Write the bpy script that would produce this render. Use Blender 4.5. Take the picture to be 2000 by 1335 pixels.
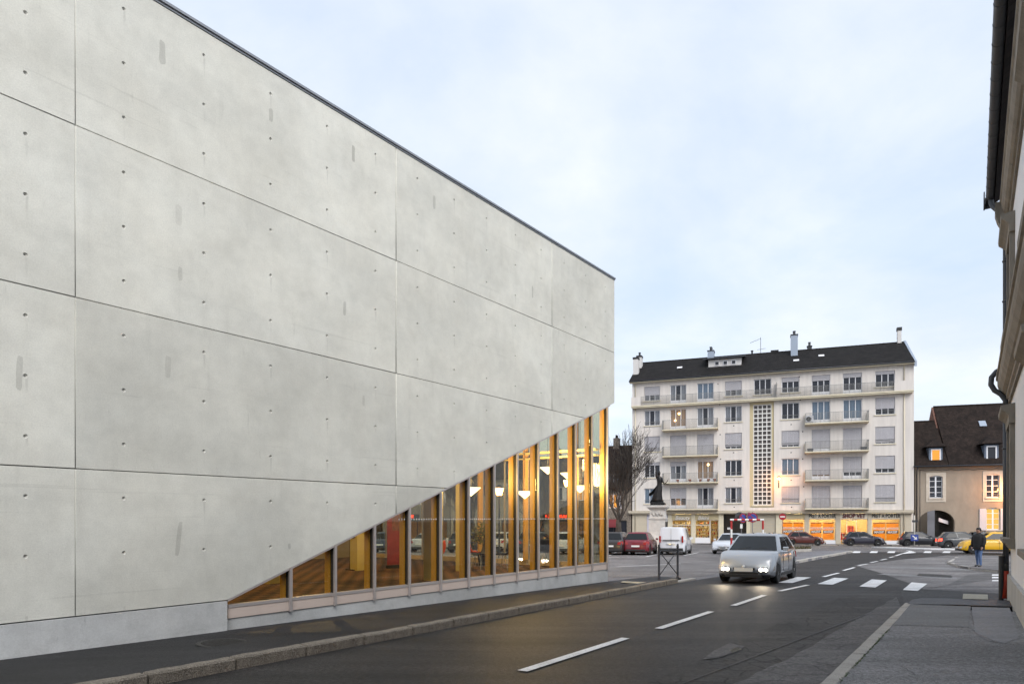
import bpy, bmesh, math, random
from mathutils import Vector, Matrix, noise

for _o in list(bpy.data.objects):
    bpy.data.objects.remove(_o)
R = math.radians
SC = bpy.context.scene
COL = SC.collection
F = 1333.333          # focal length in photo pixels (24 mm lens on 36 mm)
CZ = 1.55             # camera height
SL = 0.0195           # the street falls away from the camera

# ------------------------------------------------------------------ camera
cam = bpy.data.cameras.new('camera')
cam.lens, cam.sensor_width = 24.0, 36.0
cam.shift_y = (1010 - 667.5) / 2000
cam.clip_start, cam.clip_end = 0.05, 3000
camo = bpy.data.objects.new('camera', cam)
camo.location = (0, 0, CZ)
camo.rotation_euler = (R(90), 0, 0)
COL.objects.link(camo)
SC.camera = camo

# ------------------------------------------------------------------ sky and sun
SUN_EL, SUN_AZ = R(42), Vector((0.34, -0.94, 0)).normalized()
wd = bpy.data.worlds.new('World')
SC.world = wd
wd.use_nodes = True
wt = wd.node_tree
wt.nodes.clear()
def wn(t, **k):
    n = wt.nodes.new(t)
    for a, b in k.items():
        setattr(n, a, b)
    return n
wo = wn('ShaderNodeOutputWorld'); bg = wn('ShaderNodeBackground')
bg.inputs[1].default_value = 0.1
sky = wn('ShaderNodeTexSky', sky_type='NISHITA', sun_disc=False, sun_elevation=SUN_EL,
         sun_rotation=math.atan2(SUN_AZ.x, SUN_AZ.y), air_density=1.0, dust_density=2.0, ozone_density=1.5)
tc = wn('ShaderNodeTexCoord'); sep = wn('ShaderNodeSeparateXYZ')
wt.links.new(tc.outputs['Generated'], sep.inputs[0])
def wmath(op, a, b=None, clamp=False):
    n = wn('ShaderNodeMath', operation=op, use_clamp=clamp)
    for i, v in enumerate((a, b)):
        if v is None: continue
        if isinstance(v, (int, float)): n.inputs[i].default_value = v
        else: wt.links.new(v, n.inputs[i])
    return n.outputs[0]
zz = wmath('ADD', wmath('ABSOLUTE', sep.outputs[2]), 0.22)
cx = wmath('DIVIDE', sep.outputs[0], zz); cy = wmath('DIVIDE', sep.outputs[1], zz)
cmb = wn('ShaderNodeCombineXYZ')
wt.links.new(cx, cmb.inputs[0]); wt.links.new(cy, cmb.inputs[1])
n1 = wn('ShaderNodeTexNoise'); n1.inputs['Scale'].default_value = 1.15; n1.inputs['Detail'].default_value = 9
n1.inputs['Roughness'].default_value = 0.6; n1.inputs['Distortion'].default_value = 0.35
wt.links.new(cmb.outputs[0], n1.inputs['Vector'])
cr = wn('ShaderNodeValToRGB')
cr.color_ramp.elements[0].position, cr.color_ramp.elements[1].position = 0.36, 0.66
cr.color_ramp.elements[0].color = (0.42, 0.42, 0.42, 1); cr.color_ramp.elements[1].color = (0.97, 0.97, 0.97, 1)
wt.links.new(n1.outputs['Fac'], cr.inputs[0])
n2 = wn('ShaderNodeTexNoise'); n2.inputs['Scale'].default_value = 2.1; n2.inputs['Detail'].default_value = 7
wt.links.new(cmb.outputs[0], n2.inputs['Vector'])
cc = wn('ShaderNodeValToRGB')
cc.color_ramp.elements[0].position, cc.color_ramp.elements[1].position = 0.36, 0.66
cc.color_ramp.elements[0].color = (4.25, 4.62, 5.2, 1); cc.color_ramp.elements[1].color = (5.35, 5.47, 5.65, 1)
wt.links.new(n2.outputs['Fac'], cc.inputs[0])
mx = wn('ShaderNodeMix', data_type='RGBA')
wt.links.new(cr.outputs[0], mx.inputs[0])
bl = wn('ShaderNodeMix', data_type='RGBA')   # thin high cloud over the blue everywhere
bl.inputs[0].default_value = 0.6
wt.links.new(sky.outputs[0], bl.inputs[6]); bl.inputs[7].default_value = (3.6, 4.6, 6.0, 1)
wt.links.new(bl.outputs[2], mx.inputs[6]); wt.links.new(cc.outputs[0], mx.inputs[7])
wt.links.new(mx.outputs[2], bg.inputs[0]); wt.links.new(bg.outputs[0], wo.inputs[0])

sl = bpy.data.lights.new('sun', 'SUN')
sl.energy, sl.angle, sl.color = 1.5, R(45), (1.0, 0.965, 0.93)
so = bpy.data.objects.new('sun', sl)
so.rotation_euler = (Vector((SUN_AZ.x * math.cos(SUN_EL), SUN_AZ.y * math.cos(SUN_EL), math.sin(SUN_EL)))).to_track_quat('Z', 'Y').to_euler()
COL.objects.link(so)
SC.view_settings.view_transform = 'Standard'
SC.view_settings.look = 'None'
SC.view_settings.exposure = 1.0
SC.view_settings.gamma = 1
SC.cycles.use_denoising = True
SC.cycles.max_bounces = 4
SC.cycles.diffuse_bounces = 2
SC.cycles.glossy_bounces = 3
SC.cycles.adaptive_threshold = 0.03
SC.cycles.transparent_max_bounces = 12
SC.cycles.sample_clamp_indirect = 4
SC.cycles.caustics_reflective = SC.cycles.caustics_refractive = False

# ------------------------------------------------------------------ helpers
def G(px, py, h=0.0):
    """Point of the street plane (raised by h) under a sight line."""
    Y = (CZ - h) / ((py - 1010) / F - SL)
    return Vector(((px - 1000) / F * Y, Y, h - SL * Y))
def gz(y, h=0.0):
    return h - SL * y
ROOTZ = {}
class MB:
    def __init__(s): s.v, s.f, s.m = [], [], []
    def add(s, vs, fs, mi=0):
        b = len(s.v)
        s.v += [tuple(v) for v in vs]
        s.f += [tuple(i + b for i in f) for f in fs]
        s.m += [mi] * len(fs)
        return s
    def box(s, x0, x1, y0, y1, z0, z1, mi=0):
        vs = [(x, y, z) for z in (z0, z1) for y in (y0, y1) for x in (x0, x1)]
        return s.add(vs, [(0, 2, 3, 1), (4, 5, 7, 6), (0, 1, 5, 4), (2, 6, 7, 3), (0, 4, 6, 2), (1, 3, 7, 5)], mi)
    def prism(s, pts, vec, mi=0):
        """pts: planar loop, extruded by vec."""
        n = len(pts); vec = Vector(vec)
        a = [Vector(p) for p in pts]; b = [p + vec for p in a]
        fs = [tuple(range(n))[::-1], tuple(range(n, 2 * n))]
        fs += [(i, (i + 1) % n, n + (i + 1) % n, n + i) for i in range(n)]
        return s.add(a + b, fs, mi)
    def tube(s, pts, rad, seg=8, mi=0, cap=True):
        pts = [Vector(p) for p in pts]; n = len(pts)
        rs = rad if isinstance(rad, (list, tuple)) else [rad] * n
        vs = []; up = None
        for i, p in enumerate(pts):
            t = (pts[min(i + 1, n - 1)] - pts[max(i - 1, 0)]).normalized()
            if up is None:
                up = Vector((0, 0, 1)) if abs(t.z) < .9 else Vector((1, 0, 0))
            a = t.cross(up).normalized(); b = a.cross(t).normalized(); up = b
            for k in range(seg):
                w = 2 * math.pi * k / seg
                vs.append(p + (a * math.cos(w) + b * math.sin(w)) * rs[i])
        fs = []
        for i in range(n - 1):
            for k in range(seg):
                k2 = (k + 1) % seg
                fs.append((i * seg + k, i * seg + k2, (i + 1) * seg + k2, (i + 1) * seg + k))
        if cap:
            fs.append(tuple(range(seg))[::-1]); fs.append(tuple(range((n - 1) * seg, n * seg)))
        return s.add(vs, fs, mi)
    def lathe(s, prof, seg=16, o=(0, 0, 0), axis='z', mi=0):
        vs = []
        for r, h in prof:
            for k in range(seg):
                w = 2 * math.pi * k / seg
                c, d = r * math.cos(w), r * math.sin(w)
                if axis == 'z': q = (o[0] + c, o[1] + d, o[2] + h)
                elif axis == 'y': q = (o[0] + c, o[1] + h, o[2] + d)
                else: q = (o[0] + h, o[1] + c, o[2] + d)
                vs.append(q)
        fs = []
        n = len(prof)
        for i in range(n - 1):
            for k in range(seg):
                k2 = (k + 1) % seg
                fs.append((i * seg + k, i * seg + k2, (i + 1) * seg + k2, (i + 1) * seg + k))
        fs.append(tuple(range(seg))[::-1]); fs.append(tuple(range((n - 1) * seg, n * seg)))
        return s.add(vs, fs, mi)
    def rings(s, rings, mi=0, caps=(True, True)):
        n = len(rings[0]); vs = [p for r in rings for p in r]; fs = []
        for i in range(len(rings) - 1):
            for k in range(n):
                k2 = (k + 1) % n
                fs.append((i * n + k, i * n + k2, (i + 1) * n + k2, (i + 1) * n + k))
        if caps[0]: fs.append(tuple(range(n))[::-1])
        if caps[1]: fs.append(tuple(range((len(rings) - 1) * n, len(rings) * n)))
        return s.add(vs, fs, mi)
    def mesh(s, name, mats, smooth=False, fix=True, dz=0.0):
        me = bpy.data.meshes.new(name)
        vs = [(v[0], v[1], v[2] + dz) for v in s.v] if dz else s.v
        me.from_pydata(vs, [], s.f)
        mats = mats if isinstance(mats, (list, tuple)) else [mats]
        for m in mats: me.materials.append(m)
        if len(mats) > 1: me.polygons.foreach_set('material_index', s.m)
        if fix:
            bm = bmesh.new(); bm.from_mesh(me)
            bmesh.ops.recalc_face_normals(bm, faces=bm.faces)
            bm.to_mesh(me); bm.free()
        if smooth is True:
            me.polygons.foreach_set('use_smooth', [True] * len(me.polygons))
        elif smooth:
            me.set_sharp_from_angle(angle=R(smooth))
        me.update()
        return me
    def build(s, name, mats, parent=None, smooth=False, fix=True):
        dz = -ROOTZ.get(parent.name, 0.0) if parent else 0.0
        return link(name, s.mesh(name, mats, smooth, fix, dz), parent)
def link(name, me, parent=None, loc=None):
    o = bpy.data.objects.new(name, me)
    COL.objects.link(o)
    if parent:
        o.parent = parent
        ROOTZ[o.name] = ROOTZ.get(parent.name, 0.0)
    if loc is not None:
        o.location = loc
    return o
def at(name, me, parent, loc):
    """A shared mesh set at loc (z in world height) under parent."""
    return link(name, me, parent, (loc[0], loc[1], loc[2] - ROOTZ.get(parent.name, 0.0)))
def tag(o, label=None, cat=None, group=None, kind=None):
    if label: o['label'] = label
    if cat: o['category'] = cat
    if group: o['group'] = group
    if kind: o['kind'] = kind
    return o
def thing(name, label, cat, loc=(0, 0, 0), rotz=0.0, group=None):
    o = bpy.data.objects.new(name, None)
    o.empty_display_size = .3
    COL.objects.link(o)
    o.location = loc; o.rotation_euler = (0, 0, rotz)
    ROOTZ[o.name] = 0.0
    return tag(o, label, cat, group)
def frame(name, label, cat, x, y, dx, dy, zbase, group=None):
    """An Empty whose X axis runs along (dx,dy); heights of its parts are given as world heights."""
    o = thing(name, label, cat, (x, y, zbase), math.atan2(dy, dx), group)
    ROOTZ[o.name] = zbase
    return o
def on_street(o, x, y, ang, h=0.0):
    """Stand a thing on the sloping street, turned by ang about the vertical."""
    nrm = Vector((0, SL, 1)).normalized()
    q = Vector((0, 0, 1)).rotation_difference(nrm)
    o.rotation_mode = 'XYZ'
    o.rotation_euler = (q.to_matrix() @ Matrix.Rotation(ang, 3, 'Z')).to_euler()
    o.location = (x, y, gz(y, h))
    return o
def text_mesh(body, size, mat, extrude=0.01, bold=0.0, shear=0.0, sx=1.0):
    cu = bpy.data.curves.new('lettering', 'FONT')
    cu.body, cu.size, cu.extrude, cu.offset, cu.shear = body, size, extrude, bold, shear
    cu.align_x, cu.align_y = 'CENTER', 'CENTER'
    cu.resolution_u = 3
    o = bpy.data.objects.new('lettering', cu); COL.objects.link(o)
    bpy.context.view_layer.update()
    me = bpy.data.meshes.new_from_object(o.evaluated_get(bpy.context.evaluated_depsgraph_get()))
    bpy.data.objects.remove(o); bpy.data.curves.remove(cu)
    # stand it up: x right, z up, facing -y
    me.transform(Matrix.Rotation(R(90), 4, 'X') @ Matrix.Diagonal((sx, 1, 1, 1)))
    me.materials.clear(); me.materials.append(mat)
    return me

# ------------------------------------------------------------------ materials
def nodes(m):
    m.use_nodes = True
    return m.node_tree, m.node_tree.nodes, m.node_tree.links
def mat(name, col, rough=0.7, metal=0.0, var=0.0, vscale=3.0, bump=0.0, bscale=40.0, spec=0.5, stretch=(1, 1, 1),
        speck=0.0, sscale=120.0, coat=0.0, emit=None, estr=0.0):
    m = bpy.data.materials.new(name)
    nt, N, L = nodes(m)
    b = N['Principled BSDF']
    b.inputs['Base Color'].default_value = (*col, 1)
    b.inputs['Roughness'].default_value = rough
    b.inputs['Metallic'].default_value = metal
    b.inputs['Specular IOR Level'].default_value = spec
    b.inputs['Coat Weight'].default_value = coat
    if emit:
        b.inputs['Emission Color'].default_value = (*emit, 1); b.inputs['Emission Strength'].default_value = estr
    if var or bump or speck:
        tc = N.new('ShaderNodeTexCoord'); mp = N.new('ShaderNodeMapping')
        mp.inputs['Scale'].default_value = stretch
        L.new(tc.outputs['Object'], mp.inputs[0])
    out = None
    def mul(fac_out, lo, hi, prev):
        mr = N.new('ShaderNodeMapRange')
        mr.inputs['From Min'].default_value, mr.inputs['From Max'].default_value = 0.3, 0.7
        mr.inputs['To Min'].default_value, mr.inputs['To Max'].default_value = lo, hi
        L.new(fac_out, mr.inputs[0])
        mm = N.new('ShaderNodeMix'); mm.data_type = 'RGBA'; mm.blend_type = 'MULTIPLY'; mm.inputs[0].default_value = 1
        if prev is None: mm.inputs[6].default_value = (*col, 1)
        else: L.new(prev, mm.inputs[6])
        L.new(mr.outputs[0], mm.inputs[7])
        return mm.outputs[2]
    if var:
        nz = N.new('ShaderNodeTexNoise'); nz.inputs['Scale'].default_value = vscale; nz.inputs['Detail'].default_value = 6
        nz.inputs['Roughness'].default_value = .62
        L.new(mp.outputs[0], nz.inputs['Vector'])
        out = mul(nz.outputs['Fac'], 1 - var, 1 + var, out)
    if speck:
        nz = N.new('ShaderNodeTexNoise'); nz.inputs['Scale'].default_value = sscale; nz.inputs['Detail'].default_value = 2
        L.new(tc.outputs['Object'], nz.inputs['Vector'])
        out = mul(nz.outputs['Fac'], 1 - speck, 1 + speck, out)
    if out is not None: L.new(out, b.inputs['Base Color'])
    if bump:
        nb = N.new('ShaderNodeTexNoise'); nb.inputs['Scale'].default_value = bscale; nb.inputs['Detail'].default_value = 4
        L.new(mp.outputs[0], nb.inputs['Vector'])
        bp = N.new('ShaderNodeBump'); bp.inputs['Strength'].default_value = bump; bp.inputs['Distance'].default_value = .02
        L.new(nb.outputs['Fac'], bp.inputs['Height']); L.new(bp.outputs[0], b.inputs['Normal'])
    return m
def glow(name, col, strength):
    m = bpy.data.materials.new(name)
    nt, N, L = nodes(m)
    N.remove(N['Principled BSDF'])
    e = N.new('ShaderNodeEmission'); e.inputs[0].default_value = (*col, 1); e.inputs[1].default_value = strength
    L.new(e.outputs[0], N['Material Output'].inputs[0])
    return m
def clear_glass(name, tint=(.9, .93, .9), f0=.04, rough=0.0):
    """A thin pane: transparent, mirror-like at grazing angles (same from both sides)."""
    m = bpy.data.materials.new(name)
    nt, N, L = nodes(m)
    N.remove(N['Principled BSDF'])
    t = N.new('ShaderNodeBsdfTransparent'); t.inputs[0].default_value = (*tint, 1)
    g = N.new('ShaderNodeBsdfGlossy'); g.inputs['Roughness'].default_value = rough
    ge = N.new('ShaderNodeNewGeometry'); dt = N.new('ShaderNodeVectorMath'); dt.operation = 'DOT_PRODUCT'
    L.new(ge.outputs['Incoming'], dt.inputs[0]); L.new(ge.outputs['Normal'], dt.inputs[1])
    def mt(op, a, b=None):
        n = N.new('ShaderNodeMath'); n.operation = op
        for i, v in enumerate((a, b)):
            if v is None: continue
            if isinstance(v, (int, float)): n.inputs[i].default_value = v
            else: L.new(v, n.inputs[i])
        return n.outputs[0]
    fr = mt('ADD', mt('MULTIPLY', mt('POWER', mt('SUBTRACT', 1.0, mt('ABSOLUTE', dt.outputs['Value'])), 5.0), 1 - f0), f0)
    mxs = N.new('ShaderNodeMixShader')
    L.new(fr, mxs.inputs[0]); L.new(t.outputs[0], mxs.inputs[1]); L.new(g.outputs[0], mxs.inputs[2])
    L.new(mxs.outputs[0], N['Material Output'].inputs[0])
    return m
def concrete(name, col, tone=0.21, drips=False):
    """Fair-faced concrete: cloudy patches, faint board lines, vertical runs, fine pores."""
    m = bpy.data.materials.new(name)
    nt, N, L = nodes(m)
    b = N['Principled BSDF']; b.inputs['Roughness'].default_value = .78; b.inputs['Specular IOR Level'].default_value = .25
    tc = N.new('ShaderNodeTexCoord')
    def nz(scale, st, detail=5, rough=.6, dist=0.0):
        mp = N.new('ShaderNodeMapping'); mp.inputs['Scale'].default_value = st
        L.new(tc.outputs['Object'], mp.inputs[0])
        n = N.new('ShaderNodeTexNoise'); n.inputs['Scale'].default_value = scale; n.inputs['Detail'].default_value = detail
        n.inputs['Roughness'].default_value = rough; n.inputs['Distortion'].default_value = dist
        L.new(mp.outputs[0], n.inputs['Vector'])
        return n.outputs['Fac']
    def rng(src, a, bb, lo, hi):
        mr = N.new('ShaderNodeMapRange'); mr.interpolation_type = 'SMOOTHSTEP'
        for k, v in zip(('From Min', 'From Max', 'To Min', 'To Max'), (a, bb, lo, hi)): mr.inputs[k].default_value = v
        L.new(src, mr.inputs[0]); return mr.outputs[0]
    def mul(a, bb):
        n = N.new('ShaderNodeMath'); n.operation = 'MULTIPLY'; L.new(a, n.inputs[0]); L.new(bb, n.inputs[1]); return n.outputs[0]
    v = rng(nz(.55, (1, 1, 1), 6), .3, .7, 1 - tone * .7, 1 + tone * .4)
    v = mul(v, rng(nz(1.0, (.8, .8, 2.4), 5, .65, .4), .45, .8, 1.0, 1 - tone * .4))
    v = mul(v, rng(nz(1.6, (2.6, 2.6, .35), 5), .55, .8, 1.0, 1 - tone * .5))
    v = mul(v, rng(nz(3.5, (1, 1, 1), 6, .7), .3, .7, 1 - tone * .3, 1 + tone * .3))
    v = mul(v, rng(nz(1.0, (.22, .22, 9), 6, .7), .60, .66, 1.0, 1 - tone * .55))
    v = mul(v, rng(nz(1.0, (5.5, 5.5, .8), 6, .72, .2), .62, .70, 1.0, 1 - tone * .9))
    v = mul(v, rng(nz(7, (1, 1, 1), 8, .8), .62, .70, 1.0, 1 - tone * .45))
    v = mul(v, rng(nz(55, (1, 1, 1), 3, .7), .3, .7, .94, 1.06))
    v = mul(v, rng(nz(190, (1, 1, 1), 1), .66, .76, 1.0, .72))
    if drips:      # faint runs below the tie holes (1.1645 m by 0.75 m grid)
        sp = N.new('ShaderNodeSeparateXYZ'); L.new(tc.outputs['Object'], sp.inputs[0])
        wob = nz(3.0, (1, 1, 1), 3)
        def mt(op, p, q=None, r=None):
            n = N.new('ShaderNodeMath'); n.operation = op
            for i, w in enumerate((p, q, r)):
                if w is None: continue
                if isinstance(w, (int, float)): n.inputs[i].default_value = w
                else: L.new(w, n.inputs[i])
            return n.outputs[0]
        dx = mt('ABSOLUTE', mt('SUBTRACT', mt('FRACT', mt('ADD', mt('DIVIDE', mt('ADD', sp.outputs[0], mt('MULTIPLY', wob, .02)), 1.1645), .5 - (11.655 / 1.1645) % 1)), .5))
        dz = mt('FRACT', mt('DIVIDE', mt('SUBTRACT', 9.025, sp.outputs[2]), .75))
        line = mt('MULTIPLY', rng(dx, .004, .022, 1.0, 0.0), rng(dz, .03, .55, 1.0, 0.0))
        line = mt('MULTIPLY', line, rng(nz(1.1, (1, 1, 1), 2), .45, .60, 0.0, 1.0))
        v = mul(v, rng(line, 0, 1, 1.0, .86))
    oi = N.new('ShaderNodeObjectInfo')
    v = mul(v, rng(oi.outputs['Random'], 0, 1, .90, 1.06))
    hue = N.new('ShaderNodeMix'); hue.data_type = 'RGBA'
    hue.inputs[6].default_value = (col[0] * .985, col[1], col[2] * 1.0, 1); hue.inputs[7].default_value = (col[0] * 1.02, col[1], col[2] * .95, 1)
    L.new(nz(.7, (1, 1, 1), 4), hue.inputs[0])
    fin = N.new('ShaderNodeMix'); fin.data_type = 'RGBA'; fin.blend_type = 'MULTIPLY'; fin.inputs[0].default_value = 1
    L.new(hue.outputs[2], fin.inputs[6]); L.new(v, fin.inputs[7]); L.new(fin.outputs[2], b.inputs['Base Color'])
    bp = N.new('ShaderNodeBump'); bp.inputs['Strength'].default_value = .25; bp.inputs['Distance'].default_value = .01
    L.new(nz(26, (1, 1, 1), 5), bp.inputs['Height']); L.new(bp.outputs[0], b.inputs['Normal'])
    return m
def asphalt(name, col, patch=.18, crack=0.0, grain=.35, crack_scale=1.6, wet=.72, specks=.3):
    m = bpy.data.materials.new(name)
    nt, N, L = nodes(m)
    b = N['Principled BSDF']; b.inputs['Roughness'].default_value = wet; b.inputs['Specular IOR Level'].default_value = .24
    tc = N.new('ShaderNodeTexCoord')
    def nz(scale, detail=4, st=(1, 1, 1), rot=0):
        mp = N.new('ShaderNodeMapping'); mp.inputs['Scale'].default_value = st; mp.inputs['Rotation'].default_value = (0, 0, rot)
        L.new(tc.outputs['Object'], mp.inputs[0])
        n = N.new('ShaderNodeTexNoise'); n.inputs['Scale'].default_value = scale; n.inputs['Detail'].default_value = detail
        L.new(mp.outputs[0], n.inputs['Vector']); return n.outputs['Fac']
    def rng(src, a, bb, lo, hi):
        mr = N.new('ShaderNodeMapRange')
        for k, v in zip(('From Min', 'From Max', 'To Min', 'To Max'), (a, bb, lo, hi)): mr.inputs[k].default_value = v
        L.new(src, mr.inputs[0]); return mr.outputs[0]
    def mul(a, bb):
        n = N.new('ShaderNodeMath'); n.operation = 'MULTIPLY'; L.new(a, n.inputs[0]); L.new(bb, n.inputs[1]); return n.outputs[0]
    v = rng(nz(.45, 6), .3, .7, 1 - patch, 1 + patch)
    v = mul(v, rng(nz(1.3, 5, (.16, 1.6, 1), R(-56)), .32, .68, 1 - patch * 1.1, 1 + patch * 1.1))
    gr = nz(85, 3)
    v = mul(v, rng(gr, .3, .7, 1 - grain, 1 + grain))
    v = mul(v, rng(nz(24, 4), .32, .68, 1 - grain * .7, 1 + grain * .7))
    vo = N.new('ShaderNodeTexVoronoi'); vo.inputs['Scale'].default_value = 38
    L.new(tc.outputs['Object'], vo.inputs['Vector'])
    v = mul(v, rng(vo.outputs['Distance'], .03, .12, 1 + specks * 2.5, 1.0))
    h = gr
    if crack:
        wr = N.new('ShaderNodeTexNoise'); wr.inputs['Scale'].default_value = 2.5; wr.inputs['Detail'].default_value = 5
        L.new(tc.outputs['Object'], wr.inputs['Vector'])
        mxv = N.new('ShaderNodeMix'); mxv.data_type = 'RGBA'; mxv.inputs[0].default_value = .22
        L.new(tc.outputs['Object'], mxv.inputs[6]); L.new(wr.outputs['Color'], mxv.inputs[7])
        vc = N.new('ShaderNodeTexVoronoi'); vc.feature = 'DISTANCE_TO_EDGE'; vc.inputs['Scale'].default_value = crack_scale * 2.2
        L.new(mxv.outputs[2], vc.inputs['Vector'])
        line = rng(vc.outputs['Distance'], .0, .040, 1 - crack, 1.0)
        msk = rng(nz(.8, 3), .40, .50, 0.0, 1.0)
        mx2 = N.new('ShaderNodeMix'); mx2.data_type = 'FLOAT'; L.new(msk, mx2.inputs[0]); mx2.inputs[2].default_value = 1.0; L.new(line, mx2.inputs[3])
        v = mul(v, mx2.outputs[0])
        h = mul(gr, mx2.outputs[0])
    fin = N.new('ShaderNodeMix'); fin.data_type = 'RGBA'; fin.blend_type = 'MULTIPLY'; fin.inputs[0].default_value = 1
    fin.inputs[6].default_value = (*col, 1); L.new(v, fin.inputs[7]); L.new(fin.outputs[2], b.inputs['Base Color'])
    bp = N.new('ShaderNodeBump'); bp.inputs['Strength'].default_value = .5; bp.inputs['Distance'].default_value = .012
    L.new(h, bp.inputs['Height']); L.new(bp.outputs[0], b.inputs['Normal'])
    return m
def tiles(name, col, sx=5.0, sz=7.0):
    """Flat roof tiles seen from far away: rows of slightly different browns."""
    m = bpy.data.materials.new(name)
    nt, N, L = nodes(m)
    b = N['Principled BSDF']; b.inputs['Roughness'].default_value = .85; b.inputs['Specular IOR Level'].default_value = .2
    tc = N.new('ShaderNodeTexCoord'); br = N.new('ShaderNodeTexBrick')
    sp = N.new('ShaderNodeSeparateXYZ'); cm = N.new('ShaderNodeCombineXYZ')
    L.new(tc.outputs['Object'], sp.inputs[0])
    L.new(sp.outputs[0], cm.inputs[0]); L.new(sp.outputs[2], cm.inputs[1]); L.new(cm.outputs[0], br.inputs['Vector'])
    br.inputs['Scale'].default_value = 1.0; br.inputs['Brick Width'].default_value = 1 / sx; br.inputs['Row Height'].default_value = 1 / sz
    br.inputs['Mortar Size'].default_value = .012
    br.inputs['Color1'].default_value = (*[c * .7 for c in col], 1); br.inputs['Color2'].default_value = (*[c * 1.4 for c in col], 1)
    br.inputs['Mortar'].default_value = (*[c * .35 for c in col], 1)
    nz = N.new('ShaderNodeTexNoise'); nz.inputs['Scale'].default_value = 1.2; nz.inputs['Detail'].default_value = 6
    L.new(tc.outputs['Object'], nz.inputs['Vector'])
    mr = N.new('ShaderNodeMapRange'); mr.inputs[1].default_value = .3; mr.inputs[2].default_value = .7; mr.inputs[3].default_value = .6; mr.inputs[4].default_value = 1.4
    L.new(nz.outputs['Fac'], mr.inputs[0])
    mm = N.new('ShaderNodeMix'); mm.data_type = 'RGBA'; mm.blend_type = 'MULTIPLY'; mm.inputs[0].default_value = 1
    L.new(br.outputs['Color'], mm.inputs[6]); L.new(mr.outputs[0], mm.inputs[7]); L.new(mm.outputs[2], b.inputs['Base Color'])
    bp = N.new('ShaderNodeBump'); bp.inputs['Strength'].default_value = .6; bp.inputs['Distance'].default_value = .03
    L.new(br.outputs['Fac'], bp.inputs['Height']); bp.invert = True; L.new(bp.outputs[0], b.inputs['Normal'])
    return m
def rubble(name, col):
    """Rubble stone wall."""
    m = bpy.data.materials.new(name)
    nt, N, L = nodes(m)
    b = N['Principled BSDF']; b.inputs['Roughness'].default_value = .9
    tc = N.new('ShaderNodeTexCoord'); mp = N.new('ShaderNodeMapping'); mp.inputs['Scale'].default_value = (2.6, 2.6, 5.5)
    L.new(tc.outputs['Object'], mp.inputs[0])
    vo = N.new('ShaderNodeTexVoronoi'); L.new(mp.outputs[0], vo.inputs['Vector'])
    ve = N.new('ShaderNodeTexVoronoi'); ve.feature = 'DISTANCE_TO_EDGE'; L.new(mp.outputs[0], ve.inputs['Vector'])
    sp = N.new('ShaderNodeSeparateColor'); L.new(vo.outputs['Color'], sp.inputs[0])
    mr = N.new('ShaderNodeMapRange'); mr.inputs[3].default_value = .45; mr.inputs[4].default_value = 1.35; L.new(sp.outputs[0], mr.inputs[0])
    ml = N.new('ShaderNodeMapRange'); ml.inputs[2].default_value = .08; ml.inputs[3].default_value = .5; ml.inputs[4].default_value = 1; L.new(ve.outputs['Distance'], ml.inputs[0])
    mu = N.new('ShaderNodeMath'); mu.operation = 'MULTIPLY'; L.new(mr.outputs[0], mu.inputs[0]); L.new(ml.outputs[0], mu.inputs[1])
    mm = N.new('ShaderNodeMix'); mm.data_type = 'RGBA'; mm.blend_type = 'MULTIPLY'; mm.inputs[0].default_value = 1
    mm.inputs[6].default_value = (*col, 1); L.new(mu.outputs[0], mm.inputs[7]); L.new(mm.outputs[2], b.inputs['Base Color'])
    bp = N.new('ShaderNodeBump'); bp.inputs['Strength'].default_value = .7; bp.inputs['Distance'].default_value = .04
    L.new(ml.outputs[0], bp.inputs['Height']); L.new(bp.outputs[0], b.inputs['Normal'])
    return m
def worn_paint(name, col):
    m = bpy.data.materials.new(name)
    nt, N, L = nodes(m)
    b = N['Principled BSDF']; b.inputs['Roughness'].default_value = .65; b.inputs['Specular IOR Level'].default_value = .3
    tc = N.new('ShaderNodeTexCoord'); a = N.new('ShaderNodeTexNoise'); a.inputs['Scale'].default_value = 30; a.inputs['Detail'].default_value = 6; a.inputs['Roughness'].default_value = .75
    L.new(tc.outputs['Object'], a.inputs['Vector'])
    r = N.new('ShaderNodeValToRGB'); r.color_ramp.elements[0].position, r.color_ramp.elements[1].position = .30, .45
    r.color_ramp.elements[0].color = (.10, .095, .09, 1); r.color_ramp.elements[1].color = (*col, 1)
    L.new(a.outputs['Fac'], r.inputs[0])
    c = N.new('ShaderNodeTexNoise'); c.inputs['Scale'].default_value = 2.2; c.inputs['Detail'].default_value = 5; L.new(tc.outputs['Object'], c.inputs['Vector'])
    mr = N.new('ShaderNodeMapRange'); mr.inputs[1].default_value, mr.inputs[2].default_value, mr.inputs[3].default_value, mr.inputs[4].default_value = .3, .7, .80, 1.08; L.new(c.outputs['Fac'], mr.inputs[0])
    mm = N.new('ShaderNodeMix'); mm.data_type = 'RGBA'; mm.blend_type = 'MULTIPLY'; mm.inputs[0].default_value = 1
    L.new(r.outputs[0], mm.inputs[6]); L.new(mr.outputs[0], mm.inputs[7]); L.new(mm.outputs[2], b.inputs['Base Color'])
    return m
def paint(name, col, metal=0.0, rough=.3):
    m = mat(name, col, rough, metal, coat=.8)
    m.node_tree.nodes['Principled BSDF'].inputs['Coat Roughness'].default_value = .05
    return m
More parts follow.
